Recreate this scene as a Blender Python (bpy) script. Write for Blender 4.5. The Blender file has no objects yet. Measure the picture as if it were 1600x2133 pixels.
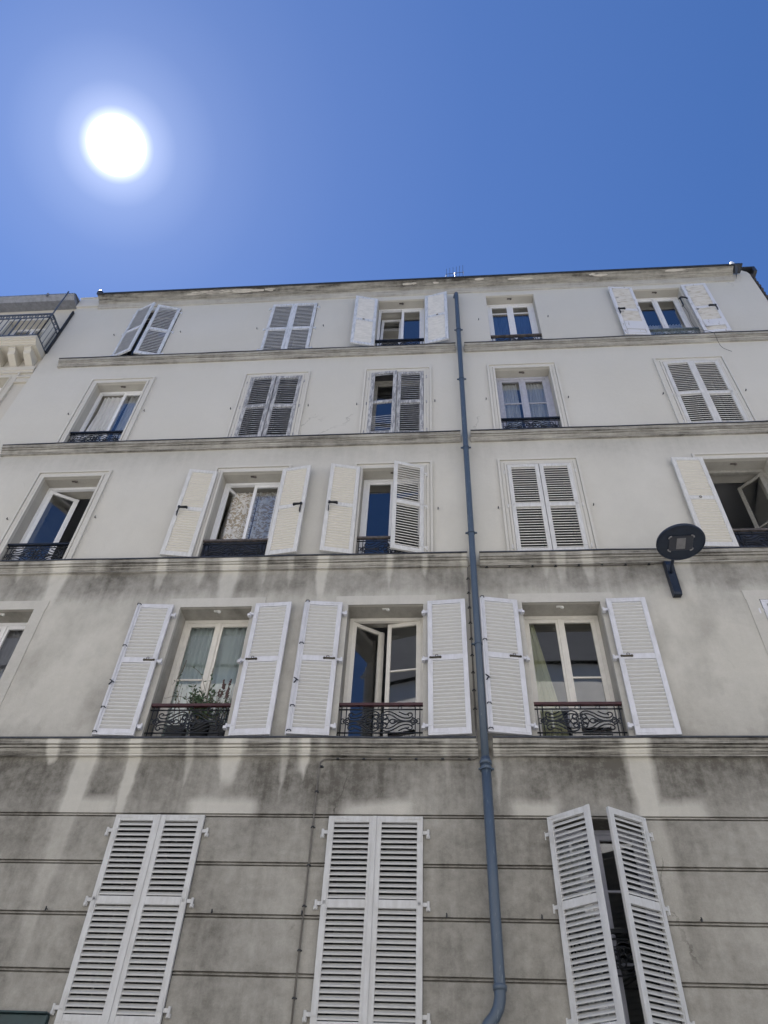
import bpy, math, random
from mathutils import Vector, Matrix
random.seed(7)
S = bpy.context.scene
C = S.collection
# ------------------------------------------------------------------ camera
cam_d = bpy.data.cameras.new('camera'); cam = bpy.data.objects.new('camera', cam_d); C.objects.link(cam)
cam_d.sensor_fit = 'HORIZONTAL'; cam_d.sensor_width = 36.0; cam_d.lens = 35.63
cam_d.clip_start = 0.05; cam_d.clip_end = 3000
cx_, cy_, cz_ = Vector((.9969, .06821, .03918)), Vector((.02295, -.72859, .68457)), Vector((-.07524, .68155, .7279))
cam.matrix_world = Matrix(((cx_.x, cy_.x, -cz_.x, 0), (cx_.y, cy_.y, -cz_.y, -8.0), (cx_.z, cy_.z, -cz_.z, 1.6), (0, 0, 0, 1)))
S.camera = cam
# ------------------------------------------------------------------ light
SUN = Vector((-.35622, .26299, .89663)).normalized()
sl = bpy.data.lights.new('sun_light', 'SUN'); sl.energy = 5.0; sl.angle = math.radians(.53); sl.color = (1, .955, .89)
so = bpy.data.objects.new('sun_light', sl); C.objects.link(so); so.rotation_euler = SUN.to_track_quat('Z', 'Y').to_euler(); so.location = (-20, 15, 50)
W = bpy.data.worlds.new('World'); S.world = W; W.use_nodes = True
wn = W.node_tree; wn.nodes.clear()
def N(nt, t, **k):
    n = nt.nodes.new(t)
    for a, b in k.items(): setattr(n, a, b)
    return n
sky = N(wn, 'ShaderNodeTexSky', sky_type='NISHITA'); sky.sun_disc = False
sky.sun_elevation = math.radians(63.72); sky.sun_rotation = math.radians(-53.57)
sky.air_density = 1.0; sky.dust_density = 0.05; sky.ozone_density = 4.0; sky.altitude = 2200
bg = N(wn, 'ShaderNodeBackground'); bg.inputs[1].default_value = .05
hs = N(wn, 'ShaderNodeHueSaturation'); hs.inputs['Hue'].default_value = .507; hs.inputs['Saturation'].default_value = 1.15; hs.inputs['Value'].default_value = 1.06; wn.links.new(sky.outputs[0], hs.inputs['Color']); wn.links.new(hs.outputs[0], bg.inputs[0])
tc = N(wn, 'ShaderNodeTexCoord')
dt = N(wn, 'ShaderNodeVectorMath', operation='DOT_PRODUCT'); wn.links.new(tc.outputs['Generated'], dt.inputs[0]); dt.inputs[1].default_value = SUN
ac = N(wn, 'ShaderNodeMath', operation='ARCCOSINE'); wn.links.new(dt.outputs['Value'], ac.inputs[0])
dg = N(wn, 'ShaderNodeMath', operation='MULTIPLY'); wn.links.new(ac.outputs[0], dg.inputs[0]); dg.inputs[1].default_value = 57.2958/40
cr = N(wn, 'ShaderNodeValToRGB'); wn.links.new(dg.outputs[0], cr.inputs[0])      # the sun's blaze and the bright air around it, by angle from the sun
el = cr.color_ramp.elements
stops = [(0, (1, 1, 1)), (1.5, (1, 1, 1)), (1.8, (.12, .12, .12)), (2.3, (.055, .055, .055)), (3.8, (.028, .028, .028)), (6.5, (.0150, .0143, .0135)), (10, (.0092, .0084, .0072)), (15, (.0055, .0048, .0038)), (24, (.0022, .0018, .0012)), (40, (0, 0, 0))]
el[0].position = 0; el[0].color = (*stops[0][1], 1); el[1].position = 1; el[1].color = (0, 0, 0, 1)
for d_, c_ in stops[1:-1]:
    e = el.new(d_/40); e.color = (*c_, 1)
bg2 = N(wn, 'ShaderNodeBackground'); bg2.inputs[1].default_value = 2.0; wn.links.new(cr.outputs[0], bg2.inputs[0])
ad = N(wn, 'ShaderNodeAddShader'); wn.links.new(bg.outputs[0], ad.inputs[0]); wn.links.new(bg2.outputs[0], ad.inputs[1])
wo = N(wn, 'ShaderNodeOutputWorld'); wn.links.new(ad.outputs[0], wo.inputs[0])
S.view_settings.view_transform = 'Standard'; S.view_settings.look = 'None'; S.view_settings.exposure = 1.84; S.view_settings.gamma = 1

# ------------------------------------------------------------------ helpers
class MB:
    def __init__(s): s.v = []; s.f = []
    def quad(s, *p):
        n = len(s.v); s.v += [tuple(q) for q in p]; s.f.append(tuple(range(n, n+len(p))))
    def box(s, x0, x1, y0, y1, z0, z1, M=None):
        n = len(s.v)
        P = [(x, y, z) for z in (z0, z1) for y in (y0, y1) for x in (x0, x1)]
        if M is not None: P = [tuple(M @ Vector(q)) for q in P]
        s.v += P
        for f in ((0, 2, 3, 1), (4, 5, 7, 6), (0, 1, 5, 4), (2, 6, 7, 3), (0, 4, 6, 2), (1, 3, 7, 5)): s.f.append(tuple(n+i for i in f))
    def tube(s, pts, r, seg=8, cap=True, taper=None):
        pts = [Vector(p) for p in pts]; n0 = len(s.v); k = len(pts)
        up = Vector((0, 0, 1)); prev = None
        for i, p in enumerate(pts):
            t = (pts[min(i+1, k-1)]-pts[max(i-1, 0)]).normalized()
            if prev is None:
                a = up if abs(t.dot(up)) < .9 else Vector((0, 1, 0)); u = t.cross(a).normalized()
            else:
                u = (prev-t*prev.dot(t)).normalized()
            prev = u; w = t.cross(u)
            rr = r if taper is None else r*(1+(taper-1)*i/(k-1))
            for j in range(seg):
                a = 2*math.pi*j/seg; s.v.append(tuple(p+u*(rr*math.cos(a))+w*(rr*math.sin(a))))
        for i in range(k-1):
            for j in range(seg):
                a = n0+i*seg+j; b = n0+i*seg+(j+1) % seg; s.f.append((a, b, b+seg, a+seg))
        if cap:
            s.f.append(tuple(n0+j for j in range(seg))[::-1]); s.f.append(tuple(n0+(k-1)*seg+j for j in range(seg)))
    def lathe(s, prof, c, seg=32, M=None):
        n0 = len(s.v)
        for r, z in prof:
            for j in range(seg):
                a = 2*math.pi*j/seg; q = Vector((r*math.cos(a), r*math.sin(a), z))
                if M is not None: q = M @ q
                s.v.append((q.x+c[0], q.y+c[1], q.z+c[2]))
        for i in range(len(prof)-1):
            for j in range(seg):
                a = n0+i*seg+j; b = n0+i*seg+(j+1) % seg; s.f.append((a, b, b+seg, a+seg))
        s.f.append(tuple(n0+j for j in range(seg))[::-1]); s.f.append(tuple(n0+(len(prof)-1)*seg+j for j in range(seg)))
    def prof_x(s, prof, x0, x1):     # extrude a (y,z) profile along x, with end caps
        n = len(s.v); k = len(prof)
        s.v += [(x0, y, z) for y, z in prof]+[(x1, y, z) for y, z in prof]
        for i in range(k-1): s.f.append((n+i, n+i+1, n+k+i+1, n+k+i))
        s.f.append(tuple(range(n, n+k))); s.f.append(tuple(range(n+k, n+2*k))[::-1])
    def mesh(s, name, mat, smooth=False):
        m = bpy.data.meshes.new(name); m.from_pydata(s.v, [], s.f); m.materials.append(mat)
        if smooth: m.polygons.foreach_set('use_smooth', [True]*len(m.polygons))
        m.update(); return m
    def build(s, name, mat, parent=None, smooth=False, loc=None, rotz=None, bevel=0):
        return link(name, s.mesh(name, mat, smooth), parent, loc, rotz, bevel)
def link(name, me, parent=None, loc=None, rotz=None, bevel=0):
    o = bpy.data.objects.new(name, me); C.objects.link(o); o.parent = parent
    if loc is not None: o.location = loc
    if rotz is not None: o.rotation_euler = (0, 0, rotz)
    if bevel:
        b = o.modifiers.new('bevel', 'BEVEL'); b.width = bevel; b.segments = 2; b.limit_method = 'ANGLE'; b.angle_limit = math.radians(40)
    return o
def tag(o, label=None, cat=None, group=None, kind=None):
    if label: o['label'] = label
    if cat: o['category'] = cat
    if group: o['group'] = group
    if kind: o['kind'] = kind
    return o
def empty(name, loc, label, cat, group=None):
    o = bpy.data.objects.new(name, None); C.objects.link(o); o.location = loc; o.empty_display_size = .1
    return tag(o, label, cat, group)

# ------------------------------------------------------------------ materials
def base_mat(name, col=(.5, .5, .5), rough=.6, metal=0, spec=.5):
    m = bpy.data.materials.new(name); m.use_nodes = True; b = m.node_tree.nodes['Principled BSDF']
    b.inputs['Base Color'].default_value = (*col, 1); b.inputs['Roughness'].default_value = rough; b.inputs['Metallic'].default_value = metal
    b.inputs['Specular IOR Level'].default_value = spec
    return m, m.node_tree, b
def math_(nt, op, a, b=None, c=None, clamp=False):
    n = N(nt, 'ShaderNodeMath', operation=op); n.use_clamp = clamp
    for i, v in enumerate((a, b, c)):
        if v is None: continue
        if isinstance(v, (int, float)): n.inputs[i].default_value = v
        else: nt.links.new(v, n.inputs[i])
    return n.outputs[0]
def noise(nt, vec, scale, detail=4, rough=.6, out='Fac', dist=0):
    n = N(nt, 'ShaderNodeTexNoise'); n.inputs['Scale'].default_value = scale; n.inputs['Detail'].default_value = detail
    n.inputs['Roughness'].default_value = rough; n.inputs['Distortion'].default_value = dist
    if vec is not None: nt.links.new(vec, n.inputs['Vector'])
    return n.outputs[out]
def mapping(nt, vec, sc=(1, 1, 1), loc=(0, 0, 0), rot=(0, 0, 0)):
    n = N(nt, 'ShaderNodeMapping'); n.inputs['Scale'].default_value = sc; n.inputs['Location'].default_value = loc; n.inputs['Rotation'].default_value = rot
    nt.links.new(vec, n.inputs['Vector']); return n.outputs[0]
def ramp(nt, fac, stops, interp='LINEAR'):
    n = N(nt, 'ShaderNodeValToRGB'); n.color_ramp.interpolation = interp; e = n.color_ramp.elements
    nt.links.new(fac, n.inputs[0])
    def c4(v): return (v, v, v, 1) if isinstance(v, (int, float)) else (*v, 1)
    e[0].position = stops[0][0]; e[0].color = c4(stops[0][1]); e[1].position = stops[-1][0]; e[1].color = c4(stops[-1][1])
    for p_, v_ in stops[1:-1]: q = e.new(p_); q.color = c4(v_)
    return n.outputs[0]
def mixc(nt, f, a, b):
    n = N(nt, 'ShaderNodeMix', data_type='RGBA')
    for i, v in ((0, f), (6, a), (7, b)):
        if isinstance(v, (int, float)): n.inputs[i].default_value = v
        elif isinstance(v, tuple): n.inputs[i].default_value = (*v, 1)
        else: nt.links.new(v, n.inputs[i])
    return n.outputs[2]
def bump(nt, h, strength, dist, b):
    n = N(nt, 'ShaderNodeBump'); n.inputs['Strength'].default_value = strength; n.inputs['Distance'].default_value = dist
    nt.links.new(h, n.inputs['Height']); nt.links.new(n.outputs[0], b.inputs['Normal'])

# washed streaks: (x from, x to, depth below its cornice in metres, strength)
ST3 = [(-5.95, -5.86, .3, .6), (-4.73, -4.60, .17, .9), (-4.36, -4.12, 2.2, 1.0), (-3.74, -3.59, .9, .95), (-3.02, -2.95, .45, .55), (-2.63, -2.38, .42, .95), (-1.92, -1.84, .5, .6), (-1.69, -1.585, .33, 1.0),
       (-1.44, -1.38, .6, .6), (-.62, -.58, .3, .3), (.0, .03, .75, .7), (.31, .37, .8, .55), (.53, .60, .6, .55), (2.0, 2.26, 2.4, 1.0)]
ST4 = [(-6.3, -6.22, .25, .5), (-5.76, -5.50, .75, 1.0), (-5.1, -5.0, .2, .35), (-4.15, -4.03, .45, .8), (-3.56, -3.45, .4, .5), (-3.2, -2.94, .75, 1.0), (-2.63, -2.54, .4, .55), (-2.22, -2.14, .4, .5), (-1.80, -1.64, .6, .95),
       (-.78, -.74, .45, .7), (-.28, -.24, .3, .6), (.27, .33, .5, .6), (1.42, 1.46, .35, .5), (1.58, 1.72, .4, .6), (1.95, 2.1, .4, .6), (3.2, 3.42, .8, .7)]
GR0 = [5.33, 4.812, 4.302, 3.787]
PAT = [(-6.3, -5.6), (-4.40, -3.65), (-2.95, -2.05), (-1.2, -.35), (.62, 1.25), (2.0, 2.78), (4.2, 4.9)]
def xr(x): return min(1, max(0, (x+8)/16))
def streak_mask(nt, xn, z, streaks, ztop, grow=.0):
    """triangular peaks per streak whose height falls with depth below the cornice, so that streaks thin out and end"""
    outs = []
    for grp in (streaks[:6], streaks[6:12], streaks[12:]):
        st = [(0, 0.)]; st2 = [(0, 0.)]
        for a, b, d, s in grp:
            m = (a+b)/2; w = (b-a)/2
            st += [(xr(m-w*1.3), 0.), (xr(m-w*.4), 1.0), (xr(m+w*.4), 1.0), (xr(m+w*1.3), 0.)][:4]
        st.append((1, 0.)); outs.append(ramp(nt, xn, st))
    pk = math_(nt, 'MAXIMUM', math_(nt, 'MAXIMUM', outs[0], outs[1]), outs[2])
    dep, stg = [], []
    bounds = [0]+[xr((streaks[i][1]+streaks[i+1][0])/2) for i in range(len(streaks)-1)]
    dp = ramp(nt, xn, [(bounds[i], streaks[i][2]/3) for i in range(len(streaks))]+[(1, .1)], 'CONSTANT')
    sg = ramp(nt, xn, [(bounds[i], streaks[i][3]) for i in range(len(streaks))]+[(1, .1)], 'CONSTANT')
    depth = math_(nt, 'SUBTRACT', ztop, z)
    rel = math_(nt, 'DIVIDE', depth, math_(nt, 'MULTIPLY', dp, 3))
    rel = math_(nt, 'POWER', math_(nt, 'MAXIMUM', rel, 0.0), 2.0)
    m = math_(nt, 'SUBTRACT', pk, math_(nt, 'MULTIPLY', rel, .75))
    m = math_(nt, 'MULTIPLY', m, 1.8, clamp=True)
    return math_(nt, 'MULTIPLY', m, sg)
def facade_mat(name, zs, light=(.60, .584, .542), dark=(.104, .097, .084), streakgain=.68, patches=True, grain=1.0, horiz=False, amp=.16):
    m, nt, b = base_mat(name, rough=.92, spec=.2)
    g = N(nt, 'ShaderNodeNewGeometry').outputs['Position']
    sp = N(nt, 'ShaderNodeSeparateXYZ'); nt.links.new(g, sp.inputs[0]); x, z = sp.outputs[0], sp.outputs[2]
    n1 = noise(nt, mapping(nt, g, (1, 1, .6)), 1.3, 5, .6)
    n2 = noise(nt, mapping(nt, g, (7, 7, .45)), 1.0, 4, .65)        # vertical run marks
    n3 = noise(nt, g, 9, 6, .7)
    zz = math_(nt, 'ADD', z, math_(nt, 'MULTIPLY', math_(nt, 'SUBTRACT', n1, .5), amp*2))
    zz = math_(nt, 'ADD', zz, math_(nt, 'MULTIPLY', math_(nt, 'SUBTRACT', n2, .5), amp*1.6))
    d = ramp(nt, math_(nt, 'DIVIDE', math_(nt, 'SUBTRACT', zz, 3.0), 15.0), [((a-3)/15, v) for a, v in zs])
    # streaks
    xw = math_(nt, 'ADD', x, math_(nt, 'MULTIPLY', math_(nt, 'SUBTRACT', noise(nt, g, 3.0, 3, .6), .5), .10))
    xn = math_(nt, 'DIVIDE', math_(nt, 'ADD', xw, 8.0), 16.0)
    s3 = streak_mask(nt, xn, z, ST3, 6.10); s4 = streak_mask(nt, xn, z, ST4, 9.05)
    in3 = math_(nt, 'LESS_THAN', z, 6.235); in4 = math_(nt, 'MULTIPLY', math_(nt, 'LESS_THAN', z, 9.165), math_(nt, 'GREATER_THAN', z, 6.235))
    s3 = math_(nt, 'MULTIPLY', s3, math_(nt, 'SUBTRACT', 1.0, math_(nt, 'MULTIPLY', math_(nt, 'LESS_THAN', z, 5.34), .55)))
    sm = math_(nt, 'ADD', math_(nt, 'MULTIPLY', s3, in3), math_(nt, 'MULTIPLY', s4, in4))
    if patches:
        st = [(0, 0.)]
        for a, c in PAT: st += [(xr(a), 0.), (xr(a+.12), 1.), (xr(c-.12), 1.), (xr(c), 0.)]
        st.append((1, 0.)); pm = ramp(nt, xn, st[:31])
        zb = ramp(nt, math_(nt, 'ADD', z, math_(nt, 'MULTIPLY', math_(nt, 'SUBTRACT', n1, .5), .12)), [(0, 0.), (1, 0.)])
        q = math_(nt, 'SUBTRACT', math_(nt, 'ADD', z, math_(nt, 'MULTIPLY', math_(nt, 'SUBTRACT', n1, .5), .25)), 5.56)
        q = math_(nt, 'MULTIPLY', math_(nt, 'MULTIPLY', q, -9.0, clamp=True), math_(nt, 'GREATER_THAN', z, 5.33))
        sm = math_(nt, 'MAXIMUM', sm, math_(nt, 'MULTIPLY', math_(nt, 'MULTIPLY', q, pm), .9))
    d = math_(nt, 'MULTIPLY', d, math_(nt, 'SUBTRACT', 1.0, math_(nt, 'MULTIPLY', sm, streakgain)))
    big = ramp(nt, noise(nt, mapping(nt, g, (1, 1, .8), (3, 1, 7)), .9, 6, .62), [(.32, .72), (.68, 1.2)])
    d = math_(nt, 'MULTIPLY', d, big)
    d = math_(nt, 'MULTIPLY', d, ramp(nt, n2, [(.25, .88), (.75, 1.10)]))
    d = math_(nt, 'MULTIPLY', d, ramp(nt, n3, [(.25, .78), (.75, 1.2)]))
    yv = math_(nt, 'MULTIPLY', math_(nt, 'GREATER_THAN', sp.outputs[1], .04), math_(nt, 'ADD', .06, math_(nt, 'MULTIPLY', n1, .42)))  # darker recesses: reveal grime plus soffit shade painted into the colour
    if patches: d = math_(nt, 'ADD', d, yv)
    if patches:
        pt = ramp(nt, noise(nt, mapping(nt, g, (1.3, 1, .8), (12, 3, 5)), 1.1, 5, .6), [(.46, 0.), (.66, 1.)])
        zr = math_(nt, 'MULTIPLY', math_(nt, 'LESS_THAN', z, 9.1), math_(nt, 'GREATER_THAN', z, 6.24))
        d = math_(nt, 'ADD', d, math_(nt, 'MULTIPLY', math_(nt, 'MULTIPLY', pt, zr), .20))
        d = math_(nt, 'ADD', d, math_(nt, 'MULTIPLY', math_(nt, 'MULTIPLY', pt, math_(nt, 'LESS_THAN', z, 12.0)), .05))
    if horiz:
        hn = noise(nt, mapping(nt, g, (1.2, 1, 45)), 1.0, 5, .7)
        d = math_(nt, 'MULTIPLY', d, ramp(nt, hn, [(.3, .45), (.7, 1.35)]))
    fine = noise(nt, mapping(nt, g, (1, 1, 1), (5, 5, 5)), 70, 4, .7)
    d = math_(nt, 'ADD', d, math_(nt, 'MULTIPLY', math_(nt, 'SUBTRACT', fine, .5), 0.22*grain), clamp=True)
    if patches:
        dv = N(nt, 'ShaderNodeVectorMath', operation='ADD'); nt.links.new(mapping(nt, g, (1, 0, .8)), dv.inputs[0])
        sc_ = N(nt, 'ShaderNodeVectorMath', operation='SCALE'); sc_.inputs['Scale'].default_value = .35; nt.links.new(noise(nt, g, 2.2, 6, .65, 'Color'), sc_.inputs[0]); nt.links.new(sc_.outputs[0], dv.inputs[1])
        vo = N(nt, 'ShaderNodeTexVoronoi', feature='DISTANCE_TO_EDGE'); vo.inputs['Scale'].default_value = .75; nt.links.new(dv.outputs[0], vo.inputs['Vector'])
        ck = math_(nt, 'LESS_THAN', vo.outputs['Distance'], .0045)
        ck = math_(nt, 'MULTIPLY', ck, ramp(nt, noise(nt, mapping(nt, g, (1, 1, 1), (2, 8, 3)), .8, 3, .5), [(.62, 0.), (.68, 1.)]))
        d = math_(nt, 'ADD', d, math_(nt, 'MULTIPLY', ck, .30), clamp=True)
        for g_ in GR0:
            d = math_(nt, 'ADD', d, math_(nt, 'MULTIPLY', math_(nt, 'LESS_THAN', math_(nt, 'ABSOLUTE', math_(nt, 'SUBTRACT', z, g_)), .026), math_(nt, 'MULTIPLY', n3, .22)), clamp=True)
    tint = mixc(nt, noise(nt, mapping(nt, g, (1, 1, 1), (9, 2, 4)), .7, 3, .5), light, tuple(c*k for c, k in zip(light, (.93, .92, .88))))
    col = mixc(nt, d, tint, dark)
    nt.links.new(col, b.inputs['Base Color'])
    h = math_(nt, 'ADD', noise(nt, g, 90, 3, .7), math_(nt, 'MULTIPLY', noise(nt, g, 14, 4, .6), 1.5))
    bump(nt, h, .35, .006, b)
    return m
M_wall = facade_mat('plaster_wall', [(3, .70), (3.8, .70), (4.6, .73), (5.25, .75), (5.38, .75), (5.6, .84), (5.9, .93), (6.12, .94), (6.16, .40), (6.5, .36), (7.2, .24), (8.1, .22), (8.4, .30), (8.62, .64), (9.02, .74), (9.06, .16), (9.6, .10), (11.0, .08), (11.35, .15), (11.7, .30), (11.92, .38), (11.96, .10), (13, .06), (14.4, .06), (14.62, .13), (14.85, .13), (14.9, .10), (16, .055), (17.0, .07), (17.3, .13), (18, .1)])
M_corn = facade_mat('cornice_plaster', [(3, .8), (6.0, .82), (6.5, .82), (8.8, .76), (9.3, .76), (11.7, .68), (12.1, .70), (14.6, .6), (15, .6), (16.9, .35), (17.25, .5), (17.34, .85), (18, .85)], dark=(.075, .070, .062), patches=False, horiz=True, streakgain=.85, amp=.02)
M_trim = facade_mat('window_surround_plaster', [(3, .5), (6.2, .42), (7.6, .30), (8.2, .24), (8.7, .30), (9.2, .2), (9.6, .08), (12.0, .12), (12.4, .05), (18, .04)], light=(.605, .59, .555), patches=False, streakgain=.3, amp=.1)
M_neigh = facade_mat('cream_plaster', [(3, .3), (9, .15), (13, .08), (18, .06)], light=(.58, .55, .49), patches=False, streakgain=0)
def simple(name, col, rough=.5, metal=0, spec=.5, var=.12, scale=12, bumps=0, col2=None, stretch=(1, 1, 1), lo=.35, hi=.65, bscale=60):
    m, nt, b = base_mat(name, col, rough, metal, spec)
    g = N(nt, 'ShaderNodeTexCoord').outputs['Object']
    oi = N(nt, 'ShaderNodeObjectInfo').outputs['Random']
    v = N(nt, 'ShaderNodeVectorMath', operation='ADD'); nt.links.new(g, v.inputs[0])
    cb = N(nt, 'ShaderNodeCombineXYZ'); nt.links.new(math_(nt, 'MULTIPLY', oi, 37.0), cb.inputs[0]); nt.links.new(cb.outputs[0], v.inputs[1])
    n = noise(nt, mapping(nt, v.outputs[0], stretch), scale, 6, .65)
    if col2 is None: col2 = tuple(c*(1-var*2) for c in col)
    nt.links.new(mixc(nt, ramp(nt, n, [(lo, 0.), (hi, 1.)]), col, col2), b.inputs['Base Color'])
    if bumps: bump(nt, noise(nt, mapping(nt, v.outputs[0], stretch), bscale, 4, .6), bumps, .004, b)
    return m
M_white = simple('white_shutter_paint', (.60, .605, .65), .45, scale=6, col2=(.52, .525, .555), stretch=(3, 3, 1), bumps=.1)
M_slat = simple('pale_louvre_paint', (.54, .54, .54), .5, var=.05, scale=7, stretch=(2, 1, 12))
M_white1 = simple('offwhite_shutter_paint', (.53, .535, .54), .45, scale=5, col2=(.45, .45, .445), stretch=(4, 4, 1), bumps=.15)
M_slat1 = simple('offwhite_louvre_paint', (.50, .50, .485), .5, var=.07, scale=6, stretch=(2, 1, 14))
M_cream = simple('cream_shutter_paint', (.63, .625, .61), .5, scale=7, col2=(.52, .515, .50), stretch=(5, 5, 1), bumps=.15)
M_creams = simple('cream_louvre_paint', (.60, .575, .52), .55, var=.05, scale=9, stretch=(2, 1, 12))
M_grey5 = simple('worn_bluish_paint', (.60, .62, .66), .6, scale=5, col2=(.43, .46, .50), stretch=(6, 6, 1.2), lo=.46, hi=.62, bumps=.3)
M_grey5s = simple('worn_louvre_paint', (.62, .62, .62), .6, scale=5, col2=(.54, .545, .55), stretch=(1, 1, 3), lo=.42, hi=.6)
M_wood = simple('weathered_grey_wood', (.47, .47, .48), .75, scale=5, col2=(.24, .245, .26), stretch=(7, 7, 1.1), lo=.44, hi=.54, bumps=.5)
M_woods = simple('weathered_louvre_wood', (.48, .49, .51), .75, scale=4, col2=(.27, .28, .30), stretch=(2, 1, 8), lo=.42, hi=.58, bumps=.3)
M_peel = simple('peeling_white_paint', (.62, .625, .65), .6, scale=5, col2=(.36, .34, .33), stretch=(4, 4, 1), lo=.58, hi=.64, bumps=.4)
M_peels = simple('peeling_louvre_wood', (.57, .56, .54), .75, scale=5, col2=(.42, .39, .345), stretch=(1.0, 1, 12), lo=.50, hi=.60, bumps=.6)
M_iron = simple('black_iron', (.018, .022, .03), .45, .3, var=.25, scale=25)
M_railb = simple('blue_grey_iron', (.10, .12, .155), .5, .2)
M_ironpale = simple('faded_green_iron', (.20, .24, .25), .6, .1, scale=20, col2=(.07, .09, .10))
M_red = simple('dark_red_handrail', (.06, .018, .022), .45, var=.2)
M_rust = simple('rusty_handrail', (.13, .11, .10), .7, scale=20, col2=(.05, .045, .045))
M_backing = simple('dark_blue_sheet', (.018, .026, .05), .55, var=.2)
M_zinc = simple('dark_zinc', (.07, .075, .085), .5, .5, var=.2)
M_zincp = simple('grey_zinc', (.26, .27, .30), .5, .3, var=.15)
M_gapshade = simple('shutter_gap_shade', (.06, .06, .065), .8, var=.2)  # painted shade behind closed shutters, on the added linings and the window frames
M_pipe = simple('blue_grey_pipe_paint', (.062, .088, .125), .45, scale=6, col2=(.15, .185, .22), stretch=(6, 6, 1.0), lo=.60, hi=.68, bumps=.1)
M_pvc = simple('white_window_frame', (.74, .745, .76), .35, var=.03)
M_creamf = simple('cream_window_frame', (.66, .635, .58), .45, var=.05, scale=9)
M_greyf = simple('lilac_grey_window_frame', (.42, .43, .50), .5, var=.08)
M_oldf = simple('old_grey_window_frame', (.34, .33, .30), .6, var=.15)
M_brass = simple('tarnished_brass', (.11, .095, .07), .45, .6, var=.3)
M_knob = simple('white_knob', (.7, .7, .68), .4)
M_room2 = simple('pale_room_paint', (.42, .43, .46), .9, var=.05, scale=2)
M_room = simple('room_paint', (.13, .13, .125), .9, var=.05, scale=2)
M_sheer = None
def cloth(name, col, trans=.35, col2=None, pat=None):
    m, nt, b = base_mat(name, col, .9, 0, .1)
    out = nt.nodes['Material Output']; g = N(nt, 'ShaderNodeTexCoord').outputs['Object']
    c = None
    if pat == 'leaf':
        n = noise(nt, mapping(nt, g, (1, .2, 1.25), rot=(0, .5, 0)), 10, 1, .5, dist=2.2)
        c = mixc(nt, ramp(nt, n, [(.50, 0.), (.53, 1.)]), col, col2)
    else:
        c = mixc(nt, noise(nt, mapping(nt, g, (18, 18, 1)), 1, 3, .5), col, tuple(k*.85 for k in col))
    nt.links.new(c, b.inputs['Base Color'])
    tr = N(nt, 'ShaderNodeBsdfTranslucent'); nt.links.new(c, tr.inputs[0])
    mx = N(nt, 'ShaderNodeMixShader'); mx.inputs[0].default_value = trans
    nt.links.new(b.outputs[0], mx.inputs[1]); nt.links.new(tr.outputs[0], mx.inputs[2]); nt.links.new(mx.outputs[0], out.inputs[0])
    return m
M_cur_white = cloth('white_curtain_cloth', (.84, .84, .83))
M_cur_green = cloth('pale_net_cloth', (.68, .76, .74))
M_cur_leaf = cloth('leaf_print_cloth', (.78, .77, .75), .2, (.46, .40, .31), 'leaf')
M_cur_blue = cloth('blue_cloth', (.13, .22, .44))
M_cur_yel = cloth('yellow_green_cloth', (.66, .66, .42))
M_cur_grey = cloth('grey_cloth', (.30, .30, .33))
def glass_mat():
    m = bpy.data.materials.new('window_glass'); m.use_nodes = True; nt = m.node_tree; nt.nodes.clear()
    fr = N(nt, 'ShaderNodeFresnel'); fr.inputs[0].default_value = 1.5
    f = math_(nt, 'ADD', math_(nt, 'MULTIPLY', fr.outputs[0], 2.2), .06, clamp=True)     # two sheets of glass
    t = N(nt, 'ShaderNodeBsdfTransparent'); t.inputs[0].default_value = (.90, .93, .94, 1)
    gl = N(nt, 'ShaderNodeBsdfGlossy'); gl.inputs['Roughness'].default_value = .01; gl.inputs[0].default_value = (1, 1, 1, 1)
    g = N(nt, 'ShaderNodeNewGeometry').outputs['Position']
    bp = N(nt, 'ShaderNodeBump'); bp.inputs['Strength'].default_value = .02; bp.inputs['Distance'].default_value = .02; nt.links.new(noise(nt, g, 2.5, 1, .4), bp.inputs['Height'])
    nt.links.new(bp.outputs[0], gl.inputs['Normal'])
    mx = N(nt, 'ShaderNodeMixShader'); nt.links.new(f, mx.inputs[0]); nt.links.new(t.outputs[0], mx.inputs[1]); nt.links.new(gl.outputs[0], mx.inputs[2])
    o = N(nt, 'ShaderNodeOutputMaterial'); nt.links.new(mx.outputs[0], o.inputs[0]); return m
M_glass = glass_mat()

# ------------------------------------------------------------------ ground
def ground():
    m, nt, b = base_mat('asphalt', (.08, .08, .08), .85)
    g = N(nt, 'ShaderNodeNewGeometry').outputs['Position']
    nt.links.new(mixc(nt, noise(nt, g, .8, 6, .7), (.12, .118, .113), (.175, .172, .165)), b.inputs['Base Color'])
    bump(nt, noise(nt, g, 120, 3, .7), .5, .005, b)
    q = MB(); q.quad((-600, -600, 0), (600, -600, 0), (600, 600, 0), (-600, 600, 0)); tag(q.build('road', m), kind='structure')
    m2 = simple('pavement_stone', (.34, .335, .32), .85, var=.12, scale=3, bumps=.2)
    for nm, y0, y1 in (('pavement', -1.7, .0), ('pavement', -12.6, -10.6)):
        q = MB(); q.box(-60, 60, y0, y1, .002, .13); tag(q.build(nm, m2, bevel=.01), kind='structure')
    m3 = simple('kerb_granite', (.36, .355, .35), .8, var=.15, scale=30)
    for y0, y1 in ((-1.86, -1.703), (-10.597, -10.44)):
        q = MB(); q.box(-60, 60, y0, y1, .002, .128); tag(q.build('kerb', m3, bevel=.01), kind='structure')
ground()

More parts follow.
